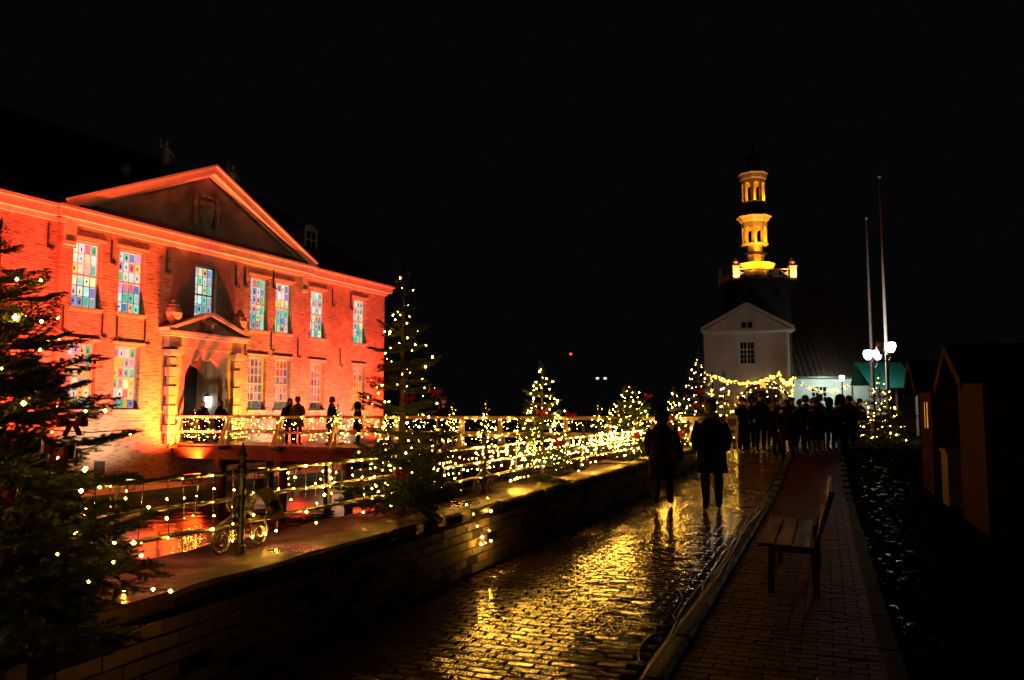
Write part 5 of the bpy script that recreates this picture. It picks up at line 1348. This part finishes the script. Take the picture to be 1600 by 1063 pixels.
def hat_mesh(kind):
    if kind in hats: return hats[kind]
    mb = MB(); m = M['hair']
    if kind == 'cap': mb.lathe([(.085, 1.66), (.102, 1.675), (.10, 1.74), (.07, 1.79), (.004, 1.805)], 14, (0, 0, 0), sy=1.12); mb.box((0, -.13, 1.68), (.13, .1, .015)); m = M['coat_black']
    elif kind == 'beanie': mb.lathe([(.09, 1.645), (.108, 1.66), (.106, 1.70), (.098, 1.705), (.096, 1.76), (.06, 1.815), (.004, 1.83)], 14, (0, 0, 0), sy=1.12); m = M['knit']
    elif kind == 'pompom': mb.lathe([(.09, 1.645), (.108, 1.66), (.106, 1.70), (.098, 1.705), (.096, 1.76), (.06, 1.815), (.004, 1.83)], 14, (0, 0, 0), sy=1.12); mb.ball((0, 0, 1.87), .055); m = M['knit_light']
    elif kind == 'fur':
        mb.lathe([(.1, 1.64), (.135, 1.67), (.138, 1.75), (.11, 1.82), (.004, 1.84)], 14, (0, 0, 0), sy=1.1); m = M['knit']
        for k in range(40):
            a = k * 2.399; mb.ball((.128 * math.cos(a), .138 * math.sin(a), 1.66 + .15 * (k / 40)), .035, n=5)
    elif kind == 'long':
        mb.lathe([(.10, 1.36), (.115, 1.45), (.10, 1.56), (.10, 1.68), (.088, 1.745), (.05, 1.78), (.004, 1.79)], 14, (0, .03, 0), sy=.95)
    elif kind == 'bald': mb.lathe([(.092, 1.56), (.1, 1.62), (.098, 1.66), (.08, 1.665)], 14, (0, .012, 0), sy=1.08)
    else: mb.lathe([(.086, 1.57), (.1, 1.63), (.1, 1.70), (.084, 1.755), (.05, 1.785), (.004, 1.793)], 14, (0, .018, 0), sy=1.08)
    if kind in ('fair',): m = M['hair_fair']
    me = mb.mesh('headgear', m, smooth=True); hats[kind] = me; return me
def scarf_mesh():
    mb = MB(); mb.lathe([(.085, 1.46), (.118, 1.475), (.122, 1.52), (.09, 1.55)], 14, (0, 0, 0)); mb.box((.05, -.14, 1.36), (.09, .03, .26)); return mb.mesh('scarf', M['knit'], smooth=True)
scm = scarf_mesh()
def person(label, p, h, face, stance='stand', coat='coat_black', ln=.82, hood=None, hat='short', pants='denim', scarf=False, group=None):
    t = thing('person', label, 'person', p, rad(face), group); k = h / 1.80; t.scale = (k * R.uniform(.98, 1.08), k * R.uniform(1, 1.1), k)
    link('body', body_for(stance, pants), t); link('coat', coat_mesh(stance, ln, coat, hood, len(coats)), t)
    if hood != 'hood':
        link('hair' if hat in ('short', 'long', 'fair', 'bald') else 'hat', hat_mesh(hat), t)
    if scarf: link('scarf', scm, t)
    return t
# facing angle: 0 looks towards the camera, 180 walks away
m1 = person('person in a long dark coat walking away with hands in pockets, nearest on the road', XY(1109, 13.6), 1.83, 172, 'pocket', 'coat_black', .60, None, 'short', 'denim', True); m1.scale = (1.05, 1.05, m1.scale.z)
m2 = person('person in a long dark coat and hood walking away on the left of the road', XY(1033, 13.9), 1.70, 165, 'walk', 'coat_black', .50, 'hood', 'long', 'denim'); m2.scale = (.96, .98, m2.scale.z)
bag = thing('shoulder_bag', 'dark shoulder bag at the right hip of the hooded walker', 'bag', XY(1049, 13.8, .78), rad(-15))
q = MB(); q.lathe([(.14, 0), (.17, .04), (.17, .24), (.15, .28)], 12, sy=.45); q.build('pouch', M['coat_brown'], bag); q = MB(); q.tube([(-.13, 0, .26), (-.22, 0, .5), (-.26, .03, .68)], .012, 5); q.build('strap', M['shoe'], bag)
crowd = [
 ('person in a big furry hat and dark coat standing before the gateway', 1186, 25.7, 1.86, 8, 'pocket', 'coat_black', .7, None, 'fur', 'denim', False),
 ('person half hidden left of the furry hat, in a dark navy jacket', 1170, 27.0, 1.66, -25, 'stand', 'coat_navy', .8, None, 'short', 'denim', True),
 ('small person with a pale face behind the furry hat', 1203, 28.5, 1.62, 5, 'hold', 'coat_black', .82, None, 'bald', 'denim', True),
 ('person with a brown fur collar walking away along the kerb side', 1228, 21.7, 1.66, 170, 'walk2', 'coat_brown', .62, 'fur', 'long', 'denim', False),
 ('person in a dark cap beyond the fur collared walker', 1236, 27.5, 1.74, 160, 'pocket', 'coat_black', .8, None, 'cap', 'denim', False),
 ('person in a black jacket chatting at the left of the kerb group', 1258, 25.2, 1.76, 40, 'hold', 'coat_black', .82, None, 'short', 'denim', False),
 ('person in a grey coat with light trousers in the kerb group', 1279, 24.6, 1.74, -60, 'stand', 'coat_grey', .8, None, 'beanie', 'greypants', True),
 ('person with fair hair behind the kerb group', 1268, 28.0, 1.72, 0, 'stand', 'coat_navy', .8, None, 'fair', 'denim', True),
 ('person in a dark hood at the right of the kerb group', 1295, 26.2, 1.7, 120, 'pocket', 'coat_black', .75, 'hood', 'short', 'denim', False),
 ('person with a pale bobble hat under the white lamp', 1331, 30.5, 1.66, -30, 'stand', 'coat_grey', .8, None, 'pompom', 'denim', True),
 ('person in a navy coat beside the bobble hat', 1318, 29.2, 1.74, 70, 'hold', 'coat_navy', .8, None, 'short', 'denim', False),
 ('person in a black coat right of the bobble hat, near the lit fir', 1342, 31.5, 1.75, 10, 'stand', 'coat_black', .7, None, 'cap', 'denim', False),
 ('person in a red brown jacket near the small far fir', 1163, 30.2, 1.70, 150, 'stand', 'coat_red', .82, None, 'beanie', 'denim', False),
 ('person in a long dark coat left of the gateway arch', 1215, 33.0, 1.72, 0, 'pocket', 'coat_brown', .6, None, 'long', 'denim', False),
 ('person in a dark coat far behind, near the wing window', 1249, 33.5, 1.74, 180, 'pocket', 'coat_black', .7, None, 'beanie', 'denim', False),
 ('person in an olive parka at the back of the crowd under the garland', 1307, 33.5, 1.75, 200, 'stand', 'coat_olive', .75, 'hood', 'short', 'denim', False)]
crowd += [
 ('person in a dark woollen hat at the left end of the crowd', 1158, 26.0, 1.72, 20, 'pocket', 'coat_black', .7, None, 'beanie', 'denim', False),
 ('person with long dark hair between the furry hat and the kerb walker', 1211, 23.4, 1.64, 30, 'hold', 'coat_navy', .6, None, 'long', 'denim', False),
 ('person in a brown fur trimmed coat at the near right of the kerb group', 1272, 22.8, 1.64, 200, 'stand', 'coat_brown', .55, 'fur', 'beanie', 'greypants', False),
 ('person in a black hooded coat near the lamp, left of the bobble hat', 1313, 24.4, 1.76, 60, 'stand', 'coat_black', .55, 'hood', 'short', 'denim', False),
 ('short person in a navy coat between two taller ones in the kerb group', 1247, 26.4, 1.6, -20, 'pocket', 'coat_navy', .6, None, 'beanie', 'denim', True),
 ('person in a dark jacket with back turned at the right end of the crowd', 1325, 27.6, 1.8, 175, 'stand', 'coat_black', .7, None, 'short', 'denim', False)]
for c in crowd: person(c[0], XY(c[1], c[2]), *c[3:], group='crowd before the gatehouse')
# people on the bridge
def bp(u, off): return FF(u, off, .4)
person('person in dark clothes on the bridge, left of the embracing pair', bp(.75, 5.0), 1.70, 30, 'stand', 'coat_black', .8, None, 'long', 'denim', group='people on the bridge')
person('person in an olive parka on the bridge, nearest the railing', bp(.45, 5.6), 1.76, 170, 'hold', 'coat_olive', .68, None, 'short', 'denim', group='people on the bridge')
person('person in a black coat on the bridge standing before the third right window', bp(.55, 7.0), 1.74, -60, 'pocket', 'coat_black', .72, None, 'short', 'denim', group='people on the bridge')
person('person in a dark hood on the bridge beside the little fir', bp(.8, 7.95), 1.55, 90, 'stand', 'coat_navy', .8, 'hood', 'short', 'denim', group='people on the bridge')
person('fair haired person leaving through the castle portal', bp(.95, .6), 1.62, 60, 'walk', 'coat_navy', .8, None, 'fair', 'denim', True, group='people on the bridge')
person('person with dark hair inside the portal beside the lantern', bp(1.75, .7), 1.65, -20, 'stand', 'coat_black', .8, None, 'long', 'denim', group='people on the bridge')
person('person in a brown coat farther along the bridge behind the tall fir', bp(1.4, 11.0), 1.72, 120, 'walk2', 'coat_brown', .7, None, 'beanie', 'denim', group='people on the bridge')
